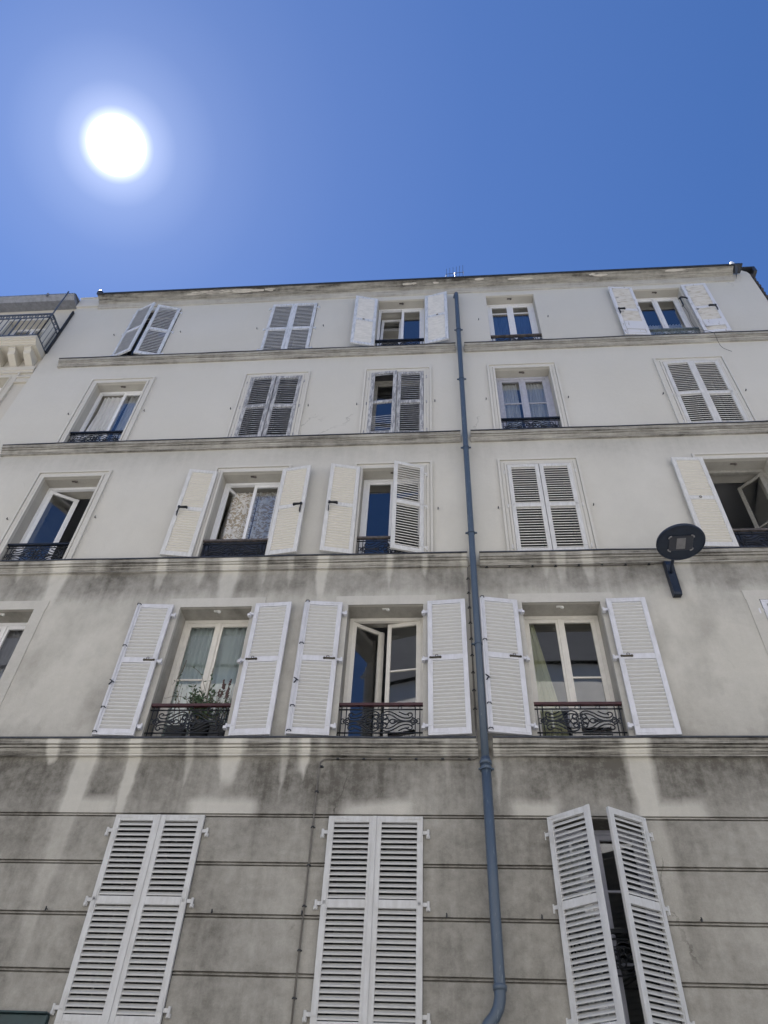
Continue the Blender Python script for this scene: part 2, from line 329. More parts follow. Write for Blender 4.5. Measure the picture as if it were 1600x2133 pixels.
# ------------------------------------------------------------------ main building
B = empty('apartment_building', (0, 0, 0), 'five storey plastered apartment building with grey stained lower walls, string courses and louvred shutters', 'building')
CT = {2: 6.22, 3: 9.15, 4: 12.01, 5: 14.87}     # top of the string course under each storey
COLS = {'a': (-6.72, -5.70), 'b': (-3.62, -2.61), 'c': (-1.27, -.27), 'd': (1.07, 2.09), 'e': (4.165, 5.165)}
TOP = {1: 5.325, 2: 8.29, 3: 11.18, 4: 14.035, 5: 16.94}
BOT = {1: 3.30, 2: 6.235, 3: 9.165, 4: 12.025, 5: 14.885}
F1 = {'b': (-3.655, -2.655), 'c': (-1.29, -.27), 'd': (1.05, 2.06)}
OPEN = {}
for f in (1, 2, 3, 4, 5):
    for c, xx in COLS.items():
        if f == 1:
            if c in F1: OPEN[(f, c)] = (*F1[c], BOT[1], TOP[1])
            elif c == 'e': OPEN[(f, c)] = (4.15, 5.15, BOT[1], TOP[1])
            else: OPEN[(f, c)] = (-6.72, -5.72, BOT[1], TOP[1])
        else: OPEN[(f, c)] = (*xx, BOT[f], TOP[f])
OPEN[(2, 'b')] = (-3.655, -2.64, BOT[2], TOP[2]); OPEN[(2, 'a')] = (-6.80, -5.775, BOT[2], TOP[2]); OPEN[(2, 'c')] = (-1.30, -.275, BOT[2], TOP[2]); OPEN[(2, 'd')] = (1.05, 2.085, BOT[2], TOP[2]); OPEN[(2, 'e')] = (4.14, 5.14, BOT[2], TOP[2])
XL, XR = -7.70, 6.77
GR = [5.33, 4.812, 4.302, 3.787]
def wall():
    q = MB(); D = .5
    xs = sorted({XL, XR, *[v for o in OPEN.values() for v in o[:2]]})
    gz = []
    for g in GR: gz += [g-.024, g-.008, g+.006, g+.021]
    zs = sorted({0, 17.30, *[v for o in OPEN.values() for v in o[2:]], *gz})
    zs = [z for i, z in enumerate(zs)]
    def val(x, z):
        for o in OPEN.values():
            if o[0] < x < o[1] and o[2] < z < o[3]: return None
        for g in GR:
            if g-.024 < z < g+.021: return .004 if g-.008 < z < g+.006 else .030
        return 0.0
    nx, nz = len(xs)-1, len(zs)-1
    V = [[val((xs[i]+xs[i+1])/2, (zs[j]+zs[j+1])/2) for j in range(nz)] for i in range(nx)]
    for i in range(nx):
        for j in range(nz):
            v = V[i][j]; x0, x1, z0, z1 = xs[i], xs[i+1], zs[j], zs[j+1]
            if v is not None: q.quad((x0, v, z0), (x1, v, z0), (x1, v, z1), (x0, v, z1))
            if i+1 < nx:
                w = V[i+1][j]
                if (v is None) != (w is None) or (v is not None and v != w):
                    a = D if v is None else v; c = D if w is None else w
                    q.quad((x1, a, z0), (x1, c, z0), (x1, c, z1), (x1, a, z1))
            if j+1 < nz:
                w = V[i][j+1]
                if (v is None) != (w is None) or (v is not None and v != w):
                    a = D if v is None else v; c = D if w is None else w
                    q.quad((x0, a, z1), (x1, a, z1), (x1, c, z1), (x0, c, z1))
    # party end on the right with its raised rounded top, side and back walls
    q.quad((XR, 0, 0), (XR, 10, 0), (XR, 10, 17.3), (XR, 0, 17.3)); q.quad((XL, 0, 0), (XL, 10, 0), (XL, 10, 17.3), (XL, 0, 17.3))
    q.quad((XL, 10, 0), (XR, 10, 0), (XR, 10, 17.3), (XL, 10, 17.3))
    pr = [(6.2, 17.3), (6.77, 17.3), (6.77, 17.42), (6.74, 17.52), (6.66, 17.585), (6.5, 17.62), (6.2, 17.64)]
    q.quad(*[(x, 0, z) for x, z in pr]); q.quad(*[(x, 3, z) for x, z in pr[::-1]])
    for i in range(len(pr)-1): q.quad((pr[i][0], 0, pr[i][1]), (pr[i+1][0], 0, pr[i+1][1]), (pr[i+1][0], 3, pr[i+1][1]), (pr[i][0], 3, pr[i][1]))
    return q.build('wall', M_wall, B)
wall()
def corn_prof(T): return [(.004, T), (-.100, T+.004), (-.100, T-.020), (-.096, T-.068), (-.060, T-.070), (-.060, T-.078), (-.076, T-.079), (-.076, T-.104), (-.044, T-.106), (-.044, T-.114), (-.058, T-.115), (-.052, T-.134), (-.036, T-.160), (-.022, T-.172), (-.022, T-.178), (-.040, T-.179), (-.040, T-.196), (.004, T-.198)]
def flash_prof(T): return [(.0, T+.006), (-.112, T+.010), (-.114, T-.012), (-.104, T-.012), (-.1035, T+.0045), (.0, T+.0045)]
for f, T in CT.items():
    for x0, x1 in ((XL-.06, .355), (.525, XR+.0)):
        q = MB(); n = 14
        # long mouldings cut into lengths with a little settlement so that their edges are not ruler straight
        xs = [x0+(x1-x0)*i/n for i in range(n+1)]; P = corn_prof(T); k = len(P); base = 0
        rows = []
        for x in xs:
            dz = random.uniform(-.004, .004); dy = random.uniform(-.003, .003)
            rows.append([(x, y+(dy if y < -.01 else 0), z+dz) for y, z in P])
        for r in rows: q.v += r
        for i in range(n):
            for j in range(k-1): q.f.append((i*k+j, i*k+j+1, (i+1)*k+j+1, (i+1)*k+j))
        q.f.append(tuple(range(k))); q.f.append(tuple(range(n*k, n*k+k))[::-1])
        c = q.build('string_course', M_corn, B)
        q = MB(); P = flash_prof(T); k = len(P)
        for r, x in zip(rows, xs):
            dz = r[0][2]-T; jy = random.uniform(-.004, .004); q.v += [(x, y+(jy if y < -.02 else 0), z+dz) for y, z in P]
        for i in range(n):
            for j in range(k-1): q.f.append((i*k+j, i*k+j+1, (i+1)*k+j+1, (i+1)*k+j))
        q.f.append(tuple(range(k))); q.f.append(tuple(range(n*k, n*k+k))[::-1])
        q.build('flashing', M_zinc, c)
# top cornice and eaves
q = MB()
pr = [(.004, 17.36), (-.235, 17.372), (-.235, 17.345), (-.19, 17.338), (-.15, 17.325), (-.120, 17.318), (-.120, 17.285), (-.07, 17.280), (-.07, 17.262), (-.055, 17.255), (-.045, 17.18), (-.022, 17.115), (.004, 17.105)]
n = 16; k = len(pr); x0, x1 = XL+.0, 6.36
for i in range(n+1):
    dz = random.uniform(-.004, .004); dy = random.uniform(-.004, .004)
    q.v += [(x0+(x1-x0)*i/n, y+(dy if y < -.03 else 0), z+dz) for y, z in pr]
for i in range(n):
    for j in range(k-1): q.f.append((i*k+j, i*k+j+1, (i+1)*k+j+1, (i+1)*k+j))
q.f.append(tuple(range(k))); q.f.append(tuple(range(n*k, n*k+k))[::-1])
# broken plaster left along the cornice edge
tc_ = q.build('cornice', M_corn, B)
q = MB()
for i in range(26):
    x = random.choice([random.uniform(-5.6, -3.6), random.uniform(-5.6, -3.6), random.uniform(-6.8, 6.2)]); w = random.uniform(.06, .28); y = random.uniform(-.21, -.16)
    zc = 17.345-(.235+y)*-.0; zc = 17.338 - (y+.19)*-.3
    pts = [(x+w*math.cos(a)*random.uniform(.6, 1), y+.03*math.sin(a)*random.uniform(.5, 1.)) for a in [t*math.pi/4 for t in range(8)]]
    lo = [(px, py, 17.3365+(py+.19)*-.25-.008) for px, py in pts]
    q.quad(*lo); 
    for a_, b_ in zip(lo, lo[1:]+lo[:1]): q.quad(a_, b_, (b_[0], b_[1], b_[2]+.012), (a_[0], a_[1], a_[2]+.012))
M_flake = simple('loose_plaster', (.62, .59, .54), .95, var=.1, scale=20, bumps=.5)
q.build('plaster_flakes', M_flake, tc_)
q = MB(); q.box(XL-.02, 6.38, -.262, .02, 17.380, 17.405); q.box(XL-.02, 6.38, -.268, -.250, 17.352, 17.3798)
q.build('eaves_flashing', M_zinc, B)
q = MB()
q.quad((XL, -.2, 17.41), (6.36, -.2, 17.41), (6.36, 5, 18.35), (XL, 5, 18.35)); q.quad((XL, 5, 18.35), (6.36, 5, 18.35), (6.36, 10, 17.42), (XL, 10, 17.42))
q.quad((XL, -.2, 17.41), (XL, 5, 18.35), (XL, 10, 17.42)); q.quad((6.36, -.2, 17.41), (6.36, 10, 17.42), (6.36, 5, 18.35))
for i in range(24): x = XL+.3+i*.59; q.box(x-.02, x+.02, 0, .02, 0, 5.25, Matrix.Translation((0, -.15, 17.42)) @ Matrix.Rotation(math.radians(-79.7), 4, 'X') @ Matrix.Translation((0, -.03, 0)))
q.build('roof', M_zinc, B)
# flashing over the party end at the right and the tiles on its edge
q = MB(); q.box(6.36, 6.93, -.05, 3.0, 17.63, 17.665); q.box(6.86, 6.93, -.052, 3.0, 17.45, 17.629); q.box(6.38, 6.56, -.25, -.03, 17.40, 17.44)
q.quad((6.385, -.262, 17.40), (6.48, -.20, 17.40), (6.385, -.05, 17.10))
q.build('coping_flashing', M_zinc, B)
M_tile = simple('dark_roof_tile', (.045, .035, .035), .7, var=.25, scale=15, bumps=.3)
q = MB()
for i in range(30):
    z = 17.40-i*.155
    q.tube([(6.775, .03, z), (6.83, .06, z+.012), (6.865, .16, z+.02), (6.87, 1.2, z+.02)], .055+random.uniform(-.006, .006), 10)
q.box(6.771, 6.80, .02, 2.0, 12.7, 17.44)
q.build('tile_edging', M_tile, B)

# window surrounds
for (f, c), o in OPEN.items():
    x0, x1, z0, z1 = o; q = MB()
    if f in (3, 4):
        for a, b_, y in ((0, .035, -.026), (.035, .045, -.006), (.045, .095, -.018), (.095, .103, -.006), (.103, .14, -.038)):
            q.box(x0-b_, x0-a, y, .006, z0+.0, z1+a); q.box(x1+a, x1+b_, y, .006, z0+.0, z1+a); q.box(x0-b_, x1+b_, y, .006, z1+a, z1+b_)
        q.build('window_surround', M_trim, B)
    elif f == 2:
        w = .165
        def wob(x, z): return (x+random.uniform(-.004, .004), -.010, z+random.uniform(-.004, .004))
        q.box(x0-w, x0+.0, -.010, .006, z0, z1); q.box(x1, x1+w, -.010, .006, z0, z1)
        q.box(x0-w-.01, x1+w+.01, -.010, .006, z1, z1+w-.01)
        q.build('window_surround', M_trim, B)

# ---------- shutters
def slats(q, x0, x1, z0, z1, pitch, s, depth=.031, th=.019, tilt=45, jit=0, skip=()):
    n = max(1, int(round((z1-z0)/pitch))); p = (z1-z0)/n
    for i in range(n):
        if i in skip: continue
        zc = z0+(i+.5)*p; a = math.radians(tilt+random.uniform(-jit, jit))
        M = Matrix.Translation((0, 0, zc)) @ Matrix.Rotation(a-math.radians(tilt), 4, 'X')
        if jit: M = M @ Matrix.Rotation(math.radians(random.uniform(-jit, jit)*.25), 4, 'Y')
        a0, a1 = (x0, x1) if s > 0 else (-x1, -x0)
        if jit > 4 and random.random() < .3: a1 -= random.uniform(.02, .1)
        n_ = len(q.v); sl_ = math.tan(math.radians(tilt))*depth/2
        P_ = [(-depth/2, -sl_-th/2), (depth/2, sl_-th/2), (depth/2, sl_+th/2), (-depth/2, -sl_+th/2)]     # edges planed upright
        q.v += [tuple(M @ Vector((x_, y_, z_))) for x_ in (a0, a1) for y_, z_ in P_]
        for f_ in ((0, 1, 5, 4), (1, 2, 6, 5), (2, 3, 7, 6), (3, 0, 4, 7), (0, 3, 2, 1), (4, 5, 6, 7)): q.f.append(tuple(n_+i_ for i_ in f_))
LEAF = {}
def leaf_meshes(key, w, h, s, mf, ms, midz=.54, pitch=.053, jit=0, skipu=(), skipl=(), patch=False, astragal=False, stile=.062):
    if key in LEAF: return LEAF[key]
    t = .019; fr = MB()
    def bx(x0, x1, y0, y1, z0, z1):
        if s < 0: x0, x1 = -x1, -x0
        fr.box(x0, x1, y0, y1, z0, z1)
    zm = h*midz
    bx(0, stile, -t, t, 0, h); bx(w-stile, w, -t, t, 0, h)
    bx(stile, w-stile, -t+.001, t-.001, 0, .085); bx(stile, w-stile, -t+.001, t-.001, h-.065, h); bx(stile, w-stile, -t+.001, t-.001, zm-.04, zm+.04)
    if astragal: bx(w-.03, w+.018, -t-.014, -t-.0005, .003, h-.003)
    th_ = .0145 if 'white_shutter' in mf.name or 'offwhite' in mf.name else .011 if 'wood' in mf.name else .017
    sl = MB(); slats(sl, stile-.004, w-stile+.004, .09, zm-.044, pitch, s, th=th_, jit=jit, skip=skipl)
    up = MB() if skipu else sl
    slats(up, stile-.004, w-stile+.004, zm+.044, h-.069, pitch, s, th=th_, jit=jit, skip=skipu)
    pa = None
    if patch:
        pa = MB(); a0, a1 = (stile+.005, w-stile-.005); a0, a1 = (a0, a1) if s > 0 else (-a1, -a0)
        pa.box(a0, a1, .020, .026, .20 if patch == 1 else .22, .50 if patch == 1 else .47)
        if patch == 1: pa.box(a0+.02, a1+.0, .020, .027, .06, .17)
    LEAF[key] = (fr.mesh('shutter', mf), sl.mesh('louvres', ms), pa.mesh('repair_board', M_peel) if pa else None, up.mesh('louvres', ms) if skipu else None)
    return LEAF[key]
def hinge_mesh(kind):   # strap with a pointed end on the stile, and its knuckle
    if ('h', kind) in LEAF: return LEAF[('h', kind)]
    sd, st = kind; q = MB(); y = -.0225 if sd < 0 else .0225
    ya, yb = (y-.003, y) if sd < 0 else (y, y+.003)
    q.box(.004, .05, ya, yb, -.018, .018); q.box(.016, .046, ya, yb, -.10 if st >= 0 else .018, .10 if st <= 0 else -.018)
    if st >= 0: q.quad((.01, y, -.10), (.052, y, -.10), (.031, y, -.135)); 
    if st <= 0: q.quad((.01, y, .10), (.052, y, .10), (.031, y, .135))
    q.box(-.06, .006, -.008, .008, -.020, .016)
    q.tube([(-.055, 0, -.055), (-.055, 0, .03)], .014, 8); q.box(-.075, -.035, .0, .05, -.06, -.025)
    for dx in (.02, .038):
        for dz in (-.01, .01): q.box(dx-.003, dx+.003, ya-.002, yb+.002, dz-.003, dz+.003)
    LEAF[('h', kind)] = q.v, q.f; return LEAF[('h', kind)]
def hardware(parent, w, h, s, mf, ht, face, rod, latch, midz=.54):
    # face: -1 outer side (closed leaf seen from street), +1 inner side (open leaf seen from street)
    if ht:
        for z, st in ((h*.93-.03, 1), (h*midz+.005, 0), (.14, -1)):
            key = ('hm', s, face, st, mf.name)
            if key not in LEAF:
                v, fc = hinge_mesh((face, st)); m = bpy.data.meshes.new('hinge'); m.from_pydata([(a*s, b, c) for a, b, c in v], [], fc); m.materials.append(mf); LEAF[key] = m
            link('hinge', LEAF[key], parent, (0, 0, z))
        q = MB(); yy = .0193*face; ye = yy+.003*face; a, b_ = sorted((yy, ye))
        for z, d in ((h-.03, 1), (.03, -1)):       # corner brackets
            x0, x1 = sorted((s*.02, s*.20)); q.box(x0, x1, a, b_, z-.004, z+.004)
            x2 = s*.20; q.box(min(x2, x2+s*.02), max(x2, x2+s*.02), a, b_, z-.012, z+.012)
            q.quad((x2+s*.02, ye, z-.014), (x2+s*.02, ye, z+.014), (x2+s*.045, ye, z))
            for dx in (.03, .09, .15): q.box(s*dx-.004, s*dx+.004, min(a, ye+.002*face), max(b_, ye+.002*face), z+.010*d, z+.018*d)
        q.build('corner_bracket', mf, parent)
    y1 = .02*face
    if latch:
        z = h*midz; q = MB()
        if latch == 'brass':
            x0, x1 = sorted((s*.035, s*.16)); q.box(x0, x1, min(y1, y1+.012*face), max(y1, y1+.012*face), z-.011, z+.011)
            for xx in (x0, x1): q.lathe([(.016, -.004), (.016, .008)], (xx, y1+.008*face, z), 10, Matrix.Rotation(math.pi/2, 4, 'X'))
            q.tube([(s*.115+.017*math.cos(a), y1+.014*face, z+.020+.017*math.sin(a)) for a in [i*math.pi/5 for i in range(11)]], .004, 5)
            q.build('latch', M_brass, parent)
        elif latch == 'black':
            x0 = s*(w-.05); x1 = s*(w-.17); q.tube([(x0, y1+.02*face, z+.0), (x1, y1+.03*face, z+.01)], .011, 6); q.box(min(x0-.016, x0+.016), x0+.016, min(y1, y1+.03*face), max(y1, y1+.03*face), z-.018, z+.018)
            q.box(min(x0, x1), max(x0, x1), min(y1, y1+.024*face), max(y1, y1+.024*face), z-.006, z+.006); q.box(x0-.004, x0+.004, min(y1, y1+.03*face), max(y1, y1+.03*face), z-.19, z)
            q.box(x1-.012, x1+.012, min(y1, y1+.03*face), max(y1, y1+.03*face), z-.014, z+.016)
            q.tube([(x0, y1+.03*face, z-.09), (x0+.004, y1+.04*face, z-.13), (x0-.004*s, y1+.03*face, z-.19)], .006, 6)
            q.build('latch', M_iron, parent)
        elif latch == 'ring':
            x = s*w*.55; q.tube([(x+.018*math.cos(a), y1+.006*face, z+.018*math.sin(a)) for a in [i*math.pi/5 for i in range(11)]], .005, 5); q.build('ring_handle', M_brass, parent)
    if rod:
        q = MB(); x = s*(w-.03); q.tube([(x, y1+.012*face, .02), (x, y1+.012*face, h-.02)], .007, 6)
        q.build('espagnolette_rod', mf, parent)
        q = MB()
        for z in (.03, h*.18, h*.64, h-.02):
            q.tube([(x-.026, y1, z), (x-.018, y1+.022*face, z+.008), (x+.018, y1+.022*face, z+.008), (x+.026, y1, z)], .006, 5)
        z = h*.36; q.tube([(x+.01, y1+.012*face, z+.03), (x-.01, y1+.03*face, z), (x+.018, y1+.034*face, z-.05)], .009, 5); q.tube([(x-.03, y1+.012*face, z+.0), (x+.03, y1+.03*face, z+.03)], .006, 5)
        q.build('rod_guides', M_iron, parent)
def leaf(f, c, side, ang, style, face=None, hx=None, hy=None, z0=None, h=None, w=None, label=None, **kw):
    o = OPEN[(f, c)]; s = 1 if side == 'L' else -1
    W2 = (o[1]-o[0])/2; mats = {'white': (M_white, M_slat), 'white1': (M_white1, M_slat1), 'cream': (M_cream, M_creams), 'grey5': (M_grey5, M_grey5s), 'wood': (M_wood, M_woods), 'peel': (M_peel, M_peels)}[style]
    if w is None: w = W2-.008 if ang < 100 else .495
    z0 = z0 if z0 is not None else o[2]+.035; h = h or (o[3]-.012-z0)
    key = (round(w, 3), round(h, 3), s, style, str(sorted(kw.items())))
    fr, sl, pa, up = leaf_meshes(key, w, h, s, *mats, **kw.get('g', {}))
    face = face or (-1 if ang < 100 else 1)
    hx = hx if hx is not None else ((o[0]+.004 if s > 0 else o[1]-.004) if ang < 100 else (o[0]-.06 if s > 0 else o[1]+.06))
    hy = hy if hy is not None else (-.012 if ang < 100 else -.052)
    L = link('shutter', fr, B, (hx, hy, z0), -s*math.radians(ang), bevel=.003)
    L.rotation_euler.y = math.radians(random.uniform(-.22, .22)); L.rotation_euler.z += math.radians(random.uniform(-.6, .6))
    if label: L['label'] = label
    link('louvres', sl, L)
    if up: link('louvres', up, L)
    if pa: link('repair_board', pa, L)
    hardware(L, w, h, s, mats[0], kw.get('ht', True), face, kw.get('rod', False), kw.get('latch'), kw.get('g', {}).get('midz', .54))
    return L
G2 = dict(midz=.537, pitch=.054)
# first floor (bottom row): closed, closed, ajar
for c in ('b', 'c'):
    leaf(1, c, 'L', 0, 'white1', hy=-.022, g=dict(midz=.55, pitch=.054, astragal=True)); leaf(1, c, 'R', 0, 'white1', hy=-.022, g=dict(midz=.55, pitch=.054))
leaf(1, 'd', 'L', 37, 'white1', hy=-.025, g=dict(midz=.55, pitch=.054, astragal=True), label='white louvred shutter leaf standing ajar'); leaf(1, 'd', 'R', 32, 'white1', hy=-.025, g=dict(midz=.55, pitch=.054), label='white louvred shutter leaf standing ajar')
for c in ('a', 'e'):
    leaf(1, c, 'L', 0, 'white1', g=dict(midz=.55, pitch=.054)); leaf(1, c, 'R', 0, 'white1', g=dict(midz=.55, pitch=.054))
# second floor: folded open against the wall
for c, aL, aR in (('b', 177, 177), ('c', 175, 176), ('d', 170, 178)):
    leaf(2, c, 'L', aL, 'white', w=.505, hx=OPEN[(2, c)][0]-.075, hy=-.058, h=2.022, z0=6.262, rod=True, latch='brass', g=dict(astragal=True, **G2))
    leaf(2, c, 'R', aR, 'white', w=.505, hx=OPEN[(2, c)][1]+.065, hy=-.058, h=2.022, z0=6.262, latch='brass', g=G2)
leaf(2, 'e', 'L', 0, 'white', hy=-.0, g=G2); leaf(2, 'e', 'R', 0, 'white', hy=-.0, g=G2)
# third floor
leaf(3, 'b', 'L', 172, 'cream', hx=-3.70, w=.465, h=1.955, z0=9.20, ht=False, latch='black', g=dict(midz=.52, pitch=.054)); leaf(3, 'b', 'R', 171, 'cream', hx=-2.585, w=.48, h=1.965, z0=9.20, ht=False, latch='black', g=dict(midz=.52, pitch=.054))
leaf(3, 'c', 'L', 169, 'cream', hx=-1.305, w=.48, h=1.965, z0=9.20, ht=False, latch='black', g=dict(midz=.52, pitch=.054)); leaf(3, 'c', 'R', 16, 'cream', hy=-.03, ht=True, g=dict(midz=.52, pitch=.054))
leaf(3, 'd', 'L', 0, 'cream', hy=-.014, g=dict(midz=.51, pitch=.054)); leaf(3, 'd', 'R', 0, 'cream', hy=-.014, g=dict(midz=.51, pitch=.054))
leaf(3, 'e', 'L', 178, 'cream', hx=4.14, w=.49, h=1.97, z0=9.20, ht=False, latch='ring', g=dict(midz=.52, pitch=.054)); leaf(3, 'e', 'R', 178, 'cream', hx=5.20, w=.49, h=1.97, z0=9.20, ht=False, latch='ring', g=dict(midz=.52, pitch=.054))
# fourth floor
gw = dict(midz=.50, pitch=.060, jit=1.5, stile=.07)
leaf(4, 'b', 'L', 3, 'wood', g=gw, label='weathered grey shutter leaf with flaking paint'); leaf(4, 'b', 'R', 0, 'wood', g=dict(gw, jit=1.6), label='weathered grey shutter leaf with flaking paint')
leaf(4, 'c', 'L', 5, 'wood', g=dict(gw, jit=1.8, skipu=tuple(range(0, 13)), skipl=tuple(range(8, 20))), label='weathered shutter leaf with most of its upper slats missing'); leaf(4, 'c', 'R', 0, 'wood', g=dict(gw, jit=2.2), label='weathered grey shutter leaf with flaking paint')
leaf(4, 'e', 'L', 3, 'cream', g=dict(midz=.48, pitch=.058, jit=.6)); leaf(4, 'e', 'R', 0, 'cream', g=dict(midz=.48, pitch=.058, jit=.5))
# fifth floor
leaf(5, 'a', 'L', 21, 'grey5', hy=-.02, g=dict(midz=.5, pitch=.058)); leaf(5, 'a', 'R', 14, 'grey5', hy=-.02, g=dict(midz=.5, pitch=.058))
leaf(5, 'b', 'L', 0, 'grey5', g=dict(midz=.47, pitch=.058)); leaf(5, 'b', 'R', 0, 'grey5', g=dict(midz=.47, pitch=.058))
leaf(5, 'c', 'L', 168, 'grey5', hx=-1.275, w=.48, h=1.95, z0=14.95, ht=False, latch='ring', g=dict(midz=.5, pitch=.058), label='pale shutter leaf with worn bluish paint folded back'); leaf(5, 'c', 'R', 168, 'grey5', hx=-.245, w=.48, h=1.97, z0=14.95, ht=False, latch='ring', g=dict(midz=.53, pitch=.058), label='pale shutter leaf with worn bluish paint folded back')
leaf(5, 'e', 'L', 175, 'peel', hx=4.155, w=.50, h=1.97, z0=14.95, ht=False, latch='black', g=dict(midz=.5, pitch=.058, jit=5, patch=1), label='white shutter leaf with badly peeling slats and a nailed board'); leaf(5, 'e', 'R', 177, 'peel', hx=5.18, w=.50, h=1.97, z0=14.95, ht=False, latch='black', g=dict(midz=.5, pitch=.058, jit=6, patch=2), label='white shutter leaf with badly peeling slats and a nailed board')

# ---------- windows
GLY = {1: .28, 2: .285, 3: .225, 4: .20, 5: .215}
def window(f, c, mat, L=0, R=0, barL=(), barR=(), tiltL=0, fw=.05, sw=.055, label=None):
    x0, x1, z0, z1 = OPEN[(f, c)]; y = GLY[f]; q = MB()
    q.box(x0, x0+fw, y, y+.06, z0, z1); q.box(x1-fw, x1, y, y+.06, z0, z1); q.box(x0+fw, x1-fw, y+.001, y+.06, z1-fw, z1); q.box(x0+fw, x1-fw, y+.001, y+.06, z0, z0+.06)
    q.box(x0-.0, x1, y-.03, y-.0005, z0, z0+.035)
    Wn = q.build('window', mat, B, bevel=.003)
    if label: Wn['label'] = label
    half = (x1-x0)/2-fw; h = z1-z0-fw-.06
    for s, a, bars, hx, tilt in ((1, L, barL, x0+fw, tiltL), (-1, R, barR, x1-fw, 0)):
        q = MB(); w = half-.002 if s < 0 else half-.002
        def bx(a0, a1, y0, y1, b0, b1):
            if s < 0: a0, a1 = -a1, -a0
            q.box(a0, a1, y0, y1, b0, b1)
        bx(0, sw, 0, .04, 0, h); bx(w-sw, w, 0, .04, 0, h); bx(sw, w-sw, .001, .039, 0, .07); bx(sw, w-sw, .001, .039, h-.055, h)
        if s > 0: bx(w-.025, w+.025, -.014, -.0005, .005, h-.005)
        for bz in bars: bx(sw, w-sw, .008, .032, bz*h-.011, bz*h+.011)
        sash = q.build('sash', mat, Wn, loc=(hx, y+.012, z0+.06), rotz=s*math.radians(a), bevel=.003)
        g = MB(); a0, a1 = (sw, w-sw) if s > 0 else (-(w-sw), -sw); g.quad((a0, .02, .07), (a1, .02, .07), (a1, .02, h-.055), (a0, .02, h-.055))
        pane = g.build('pane', M_glass, Wn, loc=(hx, y+.012, z0+.06), rotz=s*math.radians(a))
        if tilt:
            for ob in (sash, pane): ob.rotation_euler = (-math.radians(tilt), 0, 0)
            sash.location.y += .01; pane.location.y += .01
    if (f, c) in ((3, 'd'), (4, 'b'), (4, 'c'), (4, 'e'), (5, 'a'), (5, 'b'), (1, 'b'), (1, 'c')):      # shuttered openings: dark lining added behind the leaves, painting shade into the slat gaps
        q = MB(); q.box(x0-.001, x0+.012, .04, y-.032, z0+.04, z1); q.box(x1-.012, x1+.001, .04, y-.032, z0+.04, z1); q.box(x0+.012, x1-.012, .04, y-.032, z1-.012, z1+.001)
        q.build('gap_shade_lining', M_gapshade, B)
    # room behind
    r = MB(); xa, xb = x0-.06, x1+.06
    xa, xb = (x0+x1)/2-1.12, (x0+x1)/2+1.12; za, zb = z0-.45, z1+.33; ya, yb = .5, 4.2
    r.quad((xa, ya, zb), (xb, ya, zb), (xb, yb, zb), (xa, yb, zb)); r.quad((xa, ya, za), (xb, ya, za), (xb, yb, za), (xa, yb, za))
    r.quad((xa, ya, za), (xa, yb, za), (xa, yb, zb), (xa, ya, zb)); r.quad((xb, ya, za), (xb, yb, za), (xb, yb, zb), (xb, ya, zb)); r.quad((xa, yb, za), (xb, yb, za), (xb, yb, zb), (xa, yb, zb))
    for p_ in (((xa, ya, za), (x0, ya, za), (x0, ya, zb), (xa, ya, zb)), ((x1, ya, za), (xb, ya, za), (xb, ya, zb), (x1, ya, zb)), ((x0, ya, z1), (x1, ya, z1), (x1, ya, zb), (x0, ya, zb)), ((x0, ya, za), (x1, ya, za), (x1, ya, z0), (x0, ya, z0))): r.quad(*p_)
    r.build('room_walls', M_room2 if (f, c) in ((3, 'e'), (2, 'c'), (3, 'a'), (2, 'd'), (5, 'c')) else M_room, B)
    q = MB()
    zc = z1; xm = (x0+x1)/2
    if f >= 2:   # shutter catch on the soffit
        q.box(xm-.05, xm+.04, .07, .10, zc-.012, zc-.001); q.tube([(xm+.015, .085, zc-.001), (xm+.015, .085, zc-.03)], .012, 8); q.lathe([(.006, 0), (.02, -.008), (.022, -.02), (.012, -.032)], (xm+.03, .085, zc-.004), 10)
        q.build('shutter_stop', M_knob if f == 2 else M_rust, B)
    return Wn
window(1, 'd', M_greyf, barL=(.35, .7), barR=(.35, .7))
for c in ('a', 'b', 'c', 'e'): window(1, c, M_gapshade)
window(2, 'a', M_pvc); window(2, 'b', M_creamf, barL=(.52,)); window(2, 'c', M_creamf, L=33, R=9, barR=(.60,), label='window with both casements pushed inwards'); window(2, 'd', M_creamf, barR=(.52,)); window(2, 'e', M_creamf)
window(3, 'a', M_pvc, L=30, R=48, label='window with both casements open inwards'); window(3, 'b', M_pvc, L=58, sw=.05); window(3, 'c', M_pvc, sw=.05); window(3, 'd', M_gapshade, barL=(.5,), barR=(.5,)); window(3, 'e', M_oldf, L=96, R=50, barR=(.5,), label='wide open window with old grey frames')
window(4, 'a', M_pvc, tiltL=5, label='white window with one casement tilted in'); window(4, 'b', M_gapshade); window(4, 'c', M_oldf); window(4, 'd', M_greyf, barL=(.60,), barR=(.60,), fw=.07, sw=.06); window(4, 'e', M_gapshade)
window(5, 'a', M_gapshade); window(5, 'b', M_gapshade); window(5, 'c', M_pvc, tiltL=6, label='white window with one casement tilted in'); window(5, 'd', M_pvc, barL=(.84,), barR=(.84,), fw=.06, sw=.065); window(5, 'e', M_pvc)

